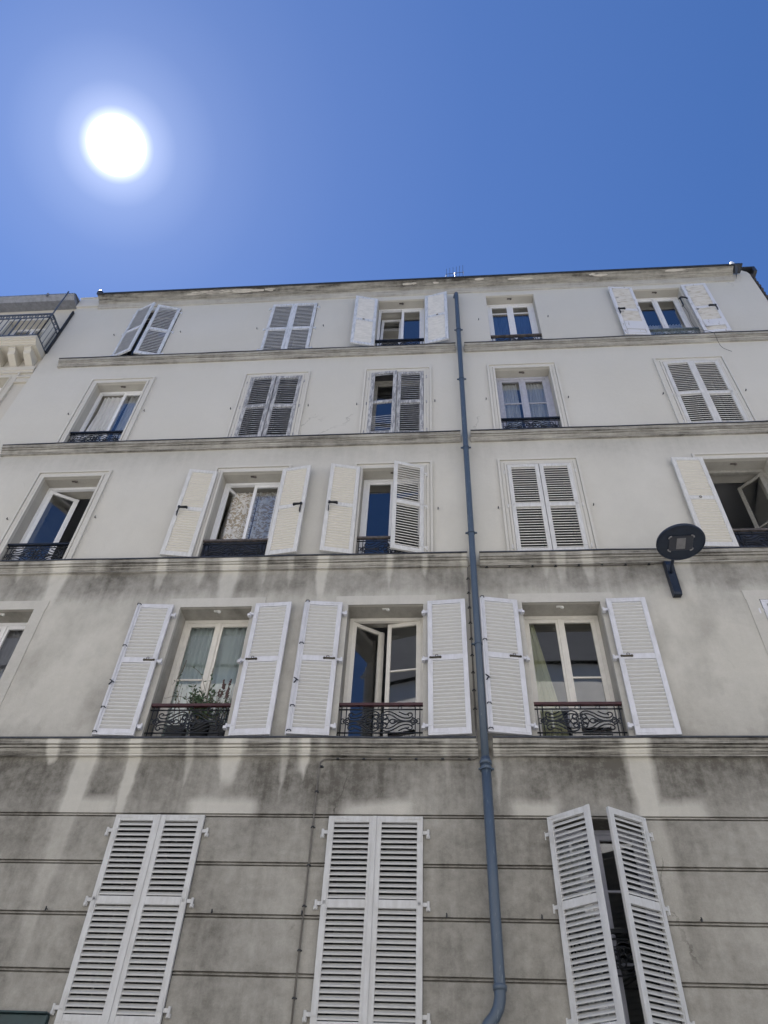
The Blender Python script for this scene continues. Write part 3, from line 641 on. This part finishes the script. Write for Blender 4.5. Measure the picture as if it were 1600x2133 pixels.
# shutter holdbacks on the wall
q = MB(); q.tube([(0, .01, 0), (0, -.035, 0)], .006, 6); q.tube([(0, -.035, .014), (.003, -.038, 0), (.0, -.035, -.026)], .007, 6); hb = q.mesh('shutter_holdback', M_iron)
for (f, c), o in OPEN.items():
    if f == 1:
        for x in {'b': (-4.1, -2.38), 'c': (-1.47, -.04), 'd': (.88, 2.38)}.get(c, ()): link('shutter_holdback', hb, B, (x, 0, 4.335))
    elif f >= 3:
        dm = .21
        for sd, x in (('L', o[0]-dm), ('R', o[1]+dm)):
            if (f, c) in ((3, 'b'), (5, 'c'), (5, 'e'), (3, 'e')) or (f, c, sd) == (3, 'c', 'L'): continue
            link('shutter_holdback', hb, B, (x+random.uniform(-.015, .015), 0, (o[2]+o[3])/2+random.uniform(-.02, .02)))

# ---------- railings
def cr_spline(P, n=7):
    P = [Vector(p) for p in P]; P = [P[0]*2-P[1]]+P+[P[-1]*2-P[-2]]; out = []
    for i in range(1, len(P)-2):
        for t in range(n):
            t = t/n; a, b, c, d = P[i-1:i+3]
            out.append(.5*((2*b)+(c-a)*t+(2*a-5*b+4*c-d)*t*t+(3*b-a-3*c+d)*t*t*t))
    out.append(P[-2]); return out
def px(pts): return [((x-575)/850., (1300-y)/850.) for x, y in pts]
CURVES = [px([(583, 1250), (600, 1205), (650, 1185), (710, 1205), (765, 1240), (820, 1262), (870, 1262), (902, 1240), (900, 1212), (875, 1203), (857, 1218), (868, 1234)]),
          px([(580, 1285), (605, 1235), (650, 1218), (700, 1236), (750, 1272), (800, 1293), (850, 1297), (892, 1285), (912, 1255)]),
          px([(582, 1232), (612, 1222), (640, 1240), (645, 1268), (625, 1282), (606, 1272), (612, 1256)]),
          px([(668, 1300), (690, 1278), (720, 1280), (745, 1300)]), px([(600, 1298), (640, 1262), (668, 1300)]),
          px([(765, 1192), (790, 1205), (830, 1222), (857, 1218)]), px([(715, 1300), (760, 1291), (820, 1300), (900, 1300)]),
          px([(900, 1262), (925, 1268), (945, 1285), (962, 1300)]), px([(905, 1285), (925, 1290), (935, 1300)])]
def railing_meshes():
    q = MB(); r = .0085; H = .40; mid = .165
    for cv in CURVES:
        for sx in (1, -1):
            for sz in (1, -1):
                q.tube([(p.x*sx, 0, mid+p.y*sz) for p in cr_spline([(a, b, 0) for a, b in cv], 4)], r, 5)
    for x in (-.48, -.42, .48): q.tube([(x, 0, -.03), (x, 0, H-.01)], .007, 5)
    q.tube([(.425, 0, -.03), (.425, 0, H-.01)], .007, 5)
    q.tube([(-.515, 0, .01), (.515, 0, .01)], .009, 6); q.tube([(-.515, 0, .325), (.515, 0, .325)], .009, 6)
    for x in (0, ):   # centre rosette
        for k in range(3): q.tube([((.012+.012*k)*math.cos(a), 0, mid+(.035+.03*k)*math.sin(a)) for a in [i*math.pi/8 for i in range(17)]], .005, 5)
        q.tube([(.035*math.cos(a), 0, .345+.028*math.sin(a)) for a in [i*math.pi/6 for i in range(13)]], .006, 5)
    for x in (-.235, .235): q.tube([(x+.024*math.cos(a), 0, .345+.024*math.sin(a)) for a in [i*math.pi/5 for i in range(11)]], .006, 5)
    for x in (-.46, .46):
        q.tube([(x+.022*math.cos(a), 0, mid+.035*math.sin(a)) for a in [i*math.pi/5 for i in range(11)]], .006, 5)
    return q
rq = railing_meshes(); RM = {m.name: rq.mesh('railing', m, True) for m in (M_iron, M_ironpale)}
hq = MB(); hq.box(-.518, .518, -.022, .022, .375, .41); HM = {m.name: hq.mesh('handrail', m) for m in (M_red, M_rust, M_iron, M_ironpale)}
def rail(f, c, y=.03, m=M_iron, hm=M_iron, back=False, H=None):
    x0, x1, z0, z1 = OPEN[(f, c)]
    ztop = {1: 3.30+.98, 2: 6.755, 3: 9.63, 4: 12.485, 5: 15.30}[f]
    r = link('railing', RM[m.name], B, ((x0+x1)/2, y, ztop-.41)); link('handrail', HM[hm.name], r)
    r.scale = ((x1-x0)/1.036, 1, 1)
    if back:
        q = MB(); q.box(-.505, .505, .012, .016, -.03, .372); q.build('backing_sheet', M_backing, r)
    return r
for c in ('a', 'b', 'c', 'd'): rail(2, c, hm=M_red)
rail(1, 'd', y=.12)
rail(3, 'a'); rail(3, 'b', hm=M_rust, back=True); rail(3, 'c', hm=M_rust); rail(3, 'e', hm=M_rust, back=True)
rail(4, 'a'); rail(4, 'd'); rail(5, 'c'); rail(5, 'd', hm=M_rust); rail(5, 'e', m=M_ironpale, hm=M_ironpale)

# ---------- curtains (hang inside, each a thing)
def curtain(f, c, x0f, x1f, mat, label, z0=None, z1=None, y=None, waves=7, amp=.018, slant=0, group=None):
    o = OPEN[(f, c)]; W_ = o[1]-o[0]; a, b_ = o[0]+W_*x0f, o[0]+W_*x1f
    y = y or GLY[f]+.10; z0 = z0 or o[2]+.05; z1 = z1 or o[3]-.06; n, k = 60, 14; q = MB(); ph = random.uniform(0, 6)
    for j in range(k+1):
        t = j/k; z = z0+(z1-z0)*t
        for i in range(n+1):
            s = i/n; x = a+(b_-a)*(s*(1-slant*t) if slant > 0 else 1-(1-s)*(1+slant*t))
            q.v.append((x, y+amp*math.sin(s*waves*6.283+ph+.5*math.sin(t*3+s*5))*(1.15-.5*t)+.006*math.sin(s*41+t*4), z))
    for j in range(k):
        for i in range(n): p_ = j*(n+1)+i; q.f.append((p_, p_+1, p_+n+2, p_+n+1))
    return tag(q.build('curtain', mat, smooth=True), label, 'curtain', group)
curtain(2, 'b', .0, .50, M_cur_green, 'pale sheer curtain behind the barred left casement above the planted balcony'); curtain(2, 'b', .5, 1, M_cur_green, 'pale sheer curtain behind the right casement above the planted balcony', waves=5)
curtain(2, 'd', .04, .44, M_cur_yel, 'pale yellow curtain hanging at the left of the second floor window by the drainpipe', slant=.68, waves=3)
curtain(3, 'b', .10, .54, M_cur_leaf, 'tan leaf print curtain in the opened half of the window between cream shutters', y=.40, amp=.012, waves=4); curtain(3, 'b', .56, .98, M_cur_leaf, 'tan leaf print curtain behind the closed glass between cream shutters', y=.40, amp=.012, waves=4)
curtain(4, 'a', .08, .55, M_cur_white, 'sheer white curtain behind the tilted casement of the leftmost fourth floor window', waves=5); curtain(4, 'a', .62, 1, M_cur_white, 'sheer white curtain behind the closed casement of the leftmost fourth floor window', waves=4)
curtain(4, 'd', .04, .40, M_cur_white, 'gathered white curtain in the left half of the lilac framed window', z1=13.93, waves=7); curtain(4, 'd', .54, .96, M_cur_white, 'gathered white curtain in the right half of the lilac framed window', z1=13.93, waves=8)
curtain(5, 'd', .06, .46, M_cur_blue, 'blue curtain in the left pane of the top floor window right of the drainpipe', z1=16.6); curtain(5, 'd', .54, .94, M_cur_blue, 'blue curtain in the right pane of the top floor window right of the drainpipe', z1=16.6)
curtain(5, 'e', .06, .46, M_cur_white, 'half height white curtain in the left pane between the peeling shutters', z1=15.95); curtain(5, 'e', .5, .94, M_cur_white, 'half height white curtain in the right pane between the peeling shutters', z1=15.95)
curtain(1, 'd', .12, .40, M_cur_white, 'white curtain seen between the ajar first floor shutters', waves=3)
curtain(2, 'a', .1, .9, M_cur_grey, 'grey curtain in the second floor window cut by the left edge')

# ---------- drainpipe
P = empty('drainpipe', (.43, -.10, 3.2), 'long blue grey drainpipe running down the facade from the cornice to a bend', 'drainpipe')
PX, PY = .428, -.125
def put(o): o.matrix_parent_inverse = Matrix.Translation(-P.location); return o
q = MB(); q.tube([(PX-.02, .02, 16.93), (PX-.012, -.04, 16.93), (PX-.006, -.09, 16.915), (PX, PY, 16.86), (PX, PY, 16.75), (PX, PY, 12), (PX, PY, 8), (PX, PY, 5.93)], .045, 16); put(q.build('pipe', M_pipe, P, smooth=True))
q = MB(); pts = [(PX, PY, 5.95), (PX, PY, 4.5), (PX, PY, 3.70), (PX-.004, PY, 3.61), (PX-.025, PY, 3.53), (PX-.065, PY, 3.465), (PX-.11, PY, 3.42), (PX-.145, PY, 3.37), (PX-.16, PY, 3.30), (PX-.18, PY, 3.1), (PX-.18, PY, 2.0), (PX-.18, PY, .15)]
q.tube(pts, .053, 16); put(q.build('pipe', M_pipe, P, smooth=True))
q = MB(); q.lathe([(.066, 0), (.068, .01), (.068, .035), (.058, .05)], (PX, PY, 5.87), 20); put(q.build('collar', M_pipe, P, smooth=True))
q = MB(); q.lathe([(.062, -.02), (.064, 0), (.064, .02), (.056, .03)], (PX, PY, 3.69), 20); put(q.build('collar', M_pipe, P, smooth=True))
for z in (15.33, 13.55, 11.52, 9.52, 7.52, 5.85):
    q = MB(); q.lathe([(.051, -.014), (.055, -.014), (.055, .014), (.051, .014)] if z > 5.9 else [(.06, -.05), (.068, -.05), (.068, -.02), (.06, -.02)], (PX, PY, z), 18)
    zz = z if z > 5.9 else z-.035
    q.box(PX-.085, PX-.05, PY-.012, PY+.012, zz-.009, zz+.009); q.box(PX+.05, PX+.085, PY-.012, PY+.012, zz-.009, zz+.009); q.box(PX-.008, PX+.008, PY+.05, .01, zz-.008, zz+.008)
    put(q.build('clamp', M_pipe, P))
# ---------- cable
CN = empty('conduit', (-1.455, 0, 3.3), 'thin grey cable clipped along the facade, up beside the drainpipe and on to the lamp', 'cable')
M_cable = simple('grey_cable', (.15, .14, .125), .6, var=.15)
path = [(-1.455, 3.0), (-1.457, 5.88), (-1.45, 5.95), (-1.415, 5.985), (-1.36, 5.995), (.30, 5.995), (.335, 6.01), (.345, 6.10), (.345, 6.2)]
q = MB(); q.tube([(a, -.017, b_) for a, b_ in path[:-1]]+[(.345, -.06, 6.13), (.345, -.115, 6.2), (.343, -.10, 6.30), (.345, -.03, 6.38), (.347, -.017, 6.6), (.352, -.017, 8.5), (.35, -.017, 8.80), (.35, -.05, 8.90), (.37, -.06, 8.93), (.50, -.06, 8.94), (.54, -.03, 8.942)]+[(x, -.017+.003*math.sin(x*7), 8.942+.004*math.sin(x*5)) for x in [.6+i*.2 for i in range(12)]]+[(2.93, -.02, 8.95), (3.02, -.04, 8.965), (3.06, -.05, 8.95)], .009, 6)
o = q.build('cable', M_cable, CN, smooth=True); o.matrix_parent_inverse = Matrix.Translation(-CN.location)
q = MB(); q.box(-.014, .014, -.030, .0, -.008, .008); q.box(-.024, .024, -.006, .0, -.006, .006); cm = q.mesh('clip', M_iron)
cl = [(-1.455, 3.6+.40*i) for i in range(6)]+[(-1.45+.02, 5.9)]+[(-1.25+.30*i, 5.995) for i in range(6)]+[(.348, 6.65+.26*i) for i in range(9)]+[(.62+.32*i, 8.942) for i in range(8)]
for a, b_ in cl: link('clip', cm, CN, (a+1.455, 0, b_-3.3))
# hanging wires by the peeling shutters
q = MB(); q.tube(cr_spline([(4.98, -.10, 16.25), (5.02, -.13, 16.28), (5.10, -.13, 16.26), (5.16, -.10, 16.27)], 4), .016, 6); q.tube(cr_spline([(5.02, -.12, 16.27), (4.99, -.14, 16.15), (5.00, -.12, 15.98), (4.98, -.1, 15.95)], 4), .014, 6); q.tube(cr_spline([(4.99, -.11, 15.98), (5.04, -.09, 15.7), (5.02, -.07, 15.4), (5.06, -.08, 15.1), (5.25, -.10, 14.93), (5.3, -.125, 14.8), (5.32, -.08, 14.6), (5.36, -.05, 14.42), (5.50, -.03, 14.3)], 5), .004, 5)
tag(q.build('loose_cable', M_iron, smooth=True), 'black loose cable dangling over the string course beside the right peeling shutter', 'cable')

# ---------- wall lamp
LX = 3.10
LP = empty('wall_lamp', (LX, 0, 8.65), 'round dark blue street lamp on a bracket fixed to the facade', 'street lamp')
M_lamp = simple('dark_blue_lamp_paint', (.018, .028, .05), .45, .2, var=.15)
M_lampg = simple('lamp_cover_glass', (.035, .04, .055), .35, 0, var=.1)
M_led = simple('led_strip', (.22, .22, .23), .4, var=.1)
def lput(o): o.matrix_parent_inverse = Matrix.Translation(-LP.location); return o
q = MB(); pr = [(-.002, 8.34), (-.085, 8.33), (-.098, 8.36), (-.10, 8.72), (-.115, 8.84), (-.09, 8.93), (-.002, 8.96)]
q.prof_x(pr, LX-.052, LX+.052); lput(q.build('bracket', M_lamp, LP, bevel=.008))
q = MB(); q.box(LX-.025, LX+.025, -.08, -.03, 8.322, 8.338); lput(q.build('cable_gland', M_iron, LP))
DC = Vector((3.09, -.72, 8.665))
import json
q = MB(); q.tube([(LX-.01, -.10, 8.70), (LX-.008, -.17, 8.745), (LX-.01, -.30, 8.755), (DC.x, DC.y+.15, DC.z+.055)], .022, 12); lput(q.build('arm', M_lamp, LP, smooth=True))
TI = Matrix.Rotation(math.radians(-4), 4, 'X') @ Matrix.Rotation(math.radians(2), 4, 'Y')
q = MB(); q.lathe([(.18, .075), (.27, .05), (.302, .03), (.308, .005), (.304, -.01), (.294, -.014), (.290, -.004), (.02, -.003)], DC, 56, TI); lput(q.build('lamp_head', M_lamp, LP, smooth=False))
def disc_box(q, x0, x1, y0, y1, z0, z1): q.box(x0, x1, y0, y1, z0, z1, Matrix.Translation(DC) @ TI @ Matrix.Rotation(math.radians(-6), 4, 'Z'))
q = MB(); disc_box(q, -.15, .15, -.125, .125, -.016, -.006); lput(q.build('lamp_cover', M_lampg, LP, bevel=.03))
q = MB()
for i in range(11): disc_box(q, -.055, .055, -.09+i*.017, -.09+i*.017+.0145, -.0195, -.0165)
lput(q.build('led_panel', M_led, LP))
q = MB(); M0 = Matrix.Translation(DC) @ TI @ Matrix.Rotation(math.radians(-6), 4, 'Z')
for sx in (1, -1):
    for sy in (1, -1):
        q.tube([tuple(M0 @ Vector((sx*(.12+.035*math.cos(a)), sy*(.095+.035*math.sin(a)), -.017))) for a in [i*math.pi/2/5 for i in range(6)]], .010, 6)
lput(q.build('cover_clips', M_led, LP))

# ---------- antenna, vent cap, ball end
q = MB(); ax, ay = .46, .55
q.tube([(ax, ay, 17.5), (ax, ay, 19.28)], .010, 6); q.tube([(ax-.22, ay-.02, 19.16), (ax+.22, ay+.03, 19.33)], .006, 5)
for i in range(6):
    t = -.2+.08*i; q.tube([(ax+t, ay-.16, 19.24+t*.38), (ax+t, ay+.16, 19.24+t*.38)], .004, 4)
q.tube([(ax-.21, ay, 19.16), (ax-.23, ay, 19.02)], .005, 4); q.tube([(ax+.21, ay, 19.33), (ax+.22, ay, 19.15)], .005, 4)
tag(q.build('antenna', M_zinc), 'small television antenna sticking up behind the roof edge', 'antenna')
q = MB(); q.lathe([(.045, 0), (.05, .12), (.045, .20), (.03, .25), (.008, .27)], (6.53, -.02, 17.70), 14); tag(q.build('vent_cap', simple('white_plastic', (.85, .85, .83), .4)), 'white vent cap standing on the right end of the roof edge', 'vent')
q = MB(); q.lathe([(.02, -.10), (.055, -.06), (.075, 0), (.055, .06), (.02, .085)], (0, 0, 0), 14, Matrix.Rotation(math.radians(-25), 4, 'Y')); q.tube([(.0, .0, -.05), (.04, .1, -.16)], .04, 8)
tag(q.build('gutter_end', M_zinc, smooth=True, loc=(-7.70, -.20, 17.50)), 'rounded zinc gutter end at the left corner of the roof edge', 'gutter')

# ---------- planter on the second floor
PL = empty('balcony_planter', (-3.15, .14, 6.24), 'planted pots with leafy stems and dry flower spikes behind the balcony railing', 'plant')
M_pot = simple('dark_pot', (.03, .032, .035), .7); M_leafm = simple('plant_leaf', (.055, .10, .045), .6, scale=30, col2=(.03, .055, .03)); M_stem = simple('plant_stem', (.14, .11, .07), .8); M_spike = simple('dry_flower', (.10, .062, .058), .9)
def pput(o): o.matrix_parent_inverse = Matrix.Translation(-PL.location); return o
q = MB(); q.lathe([(.085, 0), (.115, .26), (.125, .26), (.125, .29), (.105, .29), (.10, .24)], (-3.02, .15, 6.24), 20); pput(q.build('pot', M_pot, PL, smooth=True))
q = MB(); q.box(-3.42, -3.20, .08, .22, 6.24, 6.50); pput(q.build('pot', M_pot, PL, bevel=.01))
q = MB(); q.box(-2.88, -2.68, .08, .22, 6.24, 6.50); pput(q.build('pot', M_pot, PL, bevel=.01))
lf, stq, spq = MB(), MB(), MB()
def leafq(p, d, L, w):
    d = Vector(d).normalized(); u = d.cross(Vector((random.uniform(-1, 1), random.uniform(-1, 1), random.uniform(-1, 1)))).normalized(); p = Vector(p); nrm = d.cross(u)*w*.25
    lf.quad(p, p+d*L*.45+u*w, p+d*L+nrm, p+d*L*.45-u*w)
def stem(p0, p1, nleaf, L=.06, w=.014, r=.004, bend=.05):
    p0, p1 = Vector(p0), Vector(p1); mid = (p0+p1)/2+Vector((random.uniform(-bend, bend), random.uniform(-bend, 0), random.uniform(-bend, bend)))
    pts = cr_spline([p0, mid, p1], 6); stq.tube(pts, r, 5, taper=.4)
    for i in range(nleaf):
        t = random.uniform(.25, 1); p = pts[int(t*(len(pts)-1))]; leafq(p, (random.uniform(-1, 1), random.uniform(-.7, .5), random.uniform(-.3, 1)), L*random.uniform(.6, 1.2), w*random.uniform(.7, 1.2))
    return pts[-1]
for i in range(26):
    x0 = random.uniform(-3.10, -2.94); stem((x0, .15, 6.5), (x0+random.uniform(-.28, .16), .08+random.uniform(-.05, .1), 6.82+random.uniform(0, .30)), 16, .07, .015)
stem((-3.0, .14, 6.5), (-3.02, .1, 7.35), 10, .05, .012, .008, .02)
for i in range(5):
    x0 = random.uniform(-3.4, -3.2); stem((x0, .12, 6.5), (x0+random.uniform(-.1, .12), .10, 6.85+random.uniform(0, .45)), 6, .05, .011)
p_ = stem((-3.25, .12, 6.5), (-3.42, .14, 7.50), 7, .05, .012, .005, .12); stem(p_, (-3.55, .2, 7.15), 4, .04, .01, .004, .08); stem((-3.3, .1, 6.9), (-3.60, .2, 6.95), 3, .04, .01, .004, .06)
stem((-3.05, .1, 7.0), (-3.32, .1, 7.38), 5, .05, .012, .004, .05)
for i in range(16):
    x0 = random.uniform(-2.9, -2.68); e_ = stem((x0, .14, 6.5), (x0+random.uniform(-.08, .06), .10, 6.85+random.uniform(0, .30)), 7, .045, .010, .003, .02)
    if i % 2 == 0:
        spq = MB(); a = e_; bq = a+Vector((random.uniform(-.01, .02), 0, random.uniform(.07, .15)))
        for k in range(16):
            t = k/16; c_ = a.lerp(bq, t)+Vector((random.uniform(-.008, .008), random.uniform(-.008, .008), 0)); spq.box(c_.x-.007, c_.x+.007, c_.y-.007, c_.y+.007, c_.z-.007, c_.z+.007)
        pput(spq.build('flower_spike', M_spike, PL))
pput(lf.build('leaves', M_leafm, PL)); pput(stq.build('stems', M_stem, PL))

# ---------- dark green shop fascia at bottom left
q = MB(); q.box(-7.6, -3.72, -.07, -.002, 2.75, 3.405); q.box(-7.6, -3.72, -.10, -.002, 3.407, 3.425)
tag(q.build('shop_fascia', simple('dark_green_fascia', (.018, .045, .05), .5, var=.2, scale=4), bevel=.006), 'dark green shop fascia board at the bottom left below the shutters', 'sign board')

# ---------- neighbour on the left
NB = empty('neighbour_building', (-12, 0, 0), 'cream neighbouring building on the left with a corbelled iron balcony and dark zinc eaves', 'building')
def nput(o): o.matrix_parent_inverse = Matrix.Translation(-NB.location); return o
NX = -8.24
q = MB(); q.box(NX, XL-.004, .012, 10, 0, 17.56); nput(q.build('party_pier', M_wall, NB))
q = MB(); q.box(NX-.01, XL-.01, -.03, .3, 17.24, 17.60); q.box(NX-.02, XL-.012, -.05, .3, 17.601, 17.63); nput(q.build('pier_cap', M_trim, NB))
nop = [(-9.70, -8.70, 15.34, 16.85), (-9.70, -8.70, 12.5, 14.45), (-9.70, -8.70, 9.4, 11.4), (-9.70, -8.70, 6.4, 8.4), (-9.70, -8.70, 3.4, 5.4), (-12.6, -11.6, 15.34, 16.85), (-12.6, -11.6, 12.5, 14.42), (-12.6, -11.6, 9.4, 11.4), (-12.6, -11.6, 6.4, 8.4)]
xs = sorted({-16.5, NX, *[v for o in nop for v in o[:2]]}); zs = sorted({0, 17.3, *[v for o in nop for v in o[2:]]}); q = MB(); fy = .06
def hole(x, z): return any(o[0] < x < o[1] and o[2] < z < o[3] for o in nop)
for i in range(len(xs)-1):
    for j in range(len(zs)-1):
        if not hole((xs[i]+xs[i+1])/2, (zs[j]+zs[j+1])/2): q.quad((xs[i], fy, zs[j]), (xs[i+1], fy, zs[j]), (xs[i+1], fy, zs[j+1]), (xs[i], fy, zs[j+1]))
for a, b_, c_, d_ in nop:
    for p4 in (((a, c_), (a, d_)), ((b_, c_), (b_, d_)), ((a, c_), (b_, c_)), ((a, d_), (b_, d_))):
        (u0, w0), (u1, w1) = p4; q.quad((u0, fy, w0), (u1, fy, w1), (u1, .5, w1), (u0, .5, w0))
q.quad((-16.5, fy, 0), (-16.5, 10, 0), (-16.5, 10, 17.3), (-16.5, fy, 17.3)); q.quad((-16.5, 10, 0), (NX, 10, 0), (NX, 10, 17.3), (-16.5, 10, 17.3))
nput(q.build('wall', M_neigh, NB))
for a, b_, c_, d_ in nop:
    q = MB(); q.box(a, a+.06, .28, .34, c_, d_); q.box(b_-.06, b_, .28, .34, c_, d_); q.box(a+.06, b_-.06, .28, .34, d_-.06, d_); q.box((a+b_)/2-.04, (a+b_)/2+.04, .275, .34, c_, d_-.06); q.box(a+.06, b_-.06, .28, .34, c_, c_+.07)
    w_ = nput(q.build('window', M_pvc, NB)); q = MB(); q.quad((a, .31, c_), (b_, .31, c_), (b_, .31, d_), (a, .31, d_)); g_ = q.build('pane', M_glass, w_)
    q = MB(); q.box(a-.3, b_+.3, .5, 2.6, c_-.1, d_+.2); nput(q.build('room_walls', M_room, NB))
    q = MB()
    if d_ < 15:
        for u, v, y in ((0, .03, fy-.03), (.03, .13, fy-.018), (.13, .17, fy-.045)):
            q.box(a-v, a-u, y, fy+.005, c_-.05, d_+u); q.box(b_+u, b_+v, y, fy+.005, c_-.05, d_+u); q.box(a-v, b_+v, y, fy+.005, d_+u, d_+v)
        q.box(b_+.17, b_+.44, fy-.03, fy+.005, d_-.17, d_-.05); q.box(b_+.17, b_+.46, fy-.055, fy+.005, d_-.049, d_-.01); q.box(b_+.17, b_+.45, fy-.045, fy+.005, d_-.21, d_-.171)
        nput(q.build('window_surround', M_neigh, NB))
q = MB(); by = -.42
pr = [(fy, 15.30), (by, 15.30), (by, 15.24), (by+.02, 15.235), (by+.02, 15.19), (by+.05, 15.185), (by+.06, 15.15), (by+.10, 15.13), (by+.10, 15.10), (fy, 15.10)]
q.prof_x(pr, -16.4, NX-.03); bal = nput(q.build('balcony', M_neigh, NB))
for i in range(14):
    x = NX-.12-.34*i; pr = [(fy, 15.098), (by+.13, 15.098), (by+.13, 15.05), (by+.17, 15.02), (by+.2, 14.93), (-.03, 14.84), (fy, 14.80)]
    cq = MB(); cq.prof_x(pr, x-.15, x); cq.build('corbel', M_neigh, bal)
q = MB(); pr = [(fy, 14.795), (fy-.06, 14.795), (fy-.06, 14.66), (fy-.04, 14.65), (fy-.04, 14.60), (fy, 14.60)]; q.prof_x(pr, -16.4, NX-.03); q.build('moulding', M_neigh, bal)
q = MB(); ry = by+.02; xe = NX-.05; zt = 16.25
q.box(-16.4, xe, ry-.015, ry+.015, zt-.03, zt); q.box(-16.4, xe, ry-.01, ry+.01, zt-.17, zt-.15); q.box(-16.4, xe, ry-.015, ry+.015, 15.33, 15.36)
q.box(xe-.015, xe+.015, ry+.02, fy, zt-.03, zt); q.box(xe-.01, xe+.01, ry+.02, fy, zt-.17, zt-.15); q.box(xe-.012, xe+.012, ry+.02, fy, 15.33, 15.36)
for i in range(56):
    x = xe-.13*i; r_ = .009 if i % 5 else .016; q.tube([(x, ry, 15.31), (x, ry, zt-.16)], r_, 6)
    q.tube([(x-.065+.035*math.cos(a), ry, zt-.09+.045*math.sin(a)) for a in [k*math.pi/4 for k in range(9)]], .012, 4)
for y in (-.3, -.18, -.06): q.tube([(xe, y, 15.31), (xe, y, zt-.16)], .009, 6); q.tube([(xe, y-.03+.03*math.cos(a), zt-.09+.04*math.sin(a)) for a in [k*math.pi/4 for k in range(9)]], .012, 4)
q.tube([(xe, ry, 15.31), (xe, ry, 17.25)], .016, 6)
nrail = q.build('railing', M_railb, bal)
q = MB(); q.box(NX+.0, NX+.03, -.05, .01, 15.28, 17.0); q.build('corner_post', M_iron, bal)
q = MB(); q.quad((xe+.01, -.4, 15.4), (xe+.01, fy, 15.4), (xe+.01, fy, 16.05), (xe+.01, -.4, 16.05)); q.build('side_screen', M_glass, bal)
q = MB(); pr = [(fy, 17.44), (-.27, 17.44), (-.27, 17.40), (-.17, 17.29), (fy, 17.29)]; q.prof_x(pr, -16.5, NX-.02); q.quad((-16.5, -.25, 17.442), (NX, -.25, 17.442), (NX, 5, 19.0), (-16.5, 5, 19.0)); q.quad((-16.5, 10, 17.4), (NX, 10, 17.4), (NX, 5, 19), (-16.5, 5, 19))
for x in (-8.9, -10.4): q.box(x-.02, x+.02, -.285, -.20, 17.36, 17.47)
q.quad((NX, -.25, 17.44), (NX, 10, 17.4), (NX, 5, 19)); nput(q.build('roof', M_zincp, NB))

# ---------- building across the street (behind the camera, mirrored in the panes and lighting the facade)
OB = empty('opposite_building', (0, -12.6, 0), 'pale stone building across the street, seen only mirrored in the panes', 'building')
M_opp = simple('pale_limestone', (.79, .78, .76), .9, var=.08, scale=1.5, bumps=.2)
def oput(o): o.matrix_parent_inverse = Matrix.Translation(-OB.location); return o
q = MB(); OH = 16.7; q.box(-34, 34, -24, -12.6, 0, OH)
for z in (3.4, 6.4, 9.4, 12.8, OH-.2): q.box(-34.02, 34.02, -12.68, -12.602, z, z+.18)
oput(q.build('wall', M_opp, OB))
q = MB(); q.prof_x([(-12.4, OH+.001), (-13.2, OH+3.0), (-24, OH+3.4), (-24.1, OH+.001)], -34.1, 34.1); oput(q.build('roof', simple('dark_slate', (.09, .095, .11), .95, spec=.1), OB))
q = MB(); q.box(-.5, .5, -.03, .0, 0, 2.0); wm = q.mesh('window', M_backing)
q = MB(); 
for a, b_, c_, d_ in ((-.6, -.5, -.1, 2.1), (.5, .6, -.1, 2.1), (-.5, .5, 2.0, 2.1), (-.5, .5, -.1, 0), (-.03, .03, 0, 2.0)): q.box(a, b_, .003, .05, c_, d_)
fm = q.mesh('frame', M_white)
for i in range(13):
    for j in range(4):
        w_ = link('window', wm, OB, (-19.8+3.3*i, .035, 3.9+3*j)); link('frame', fm, w_)
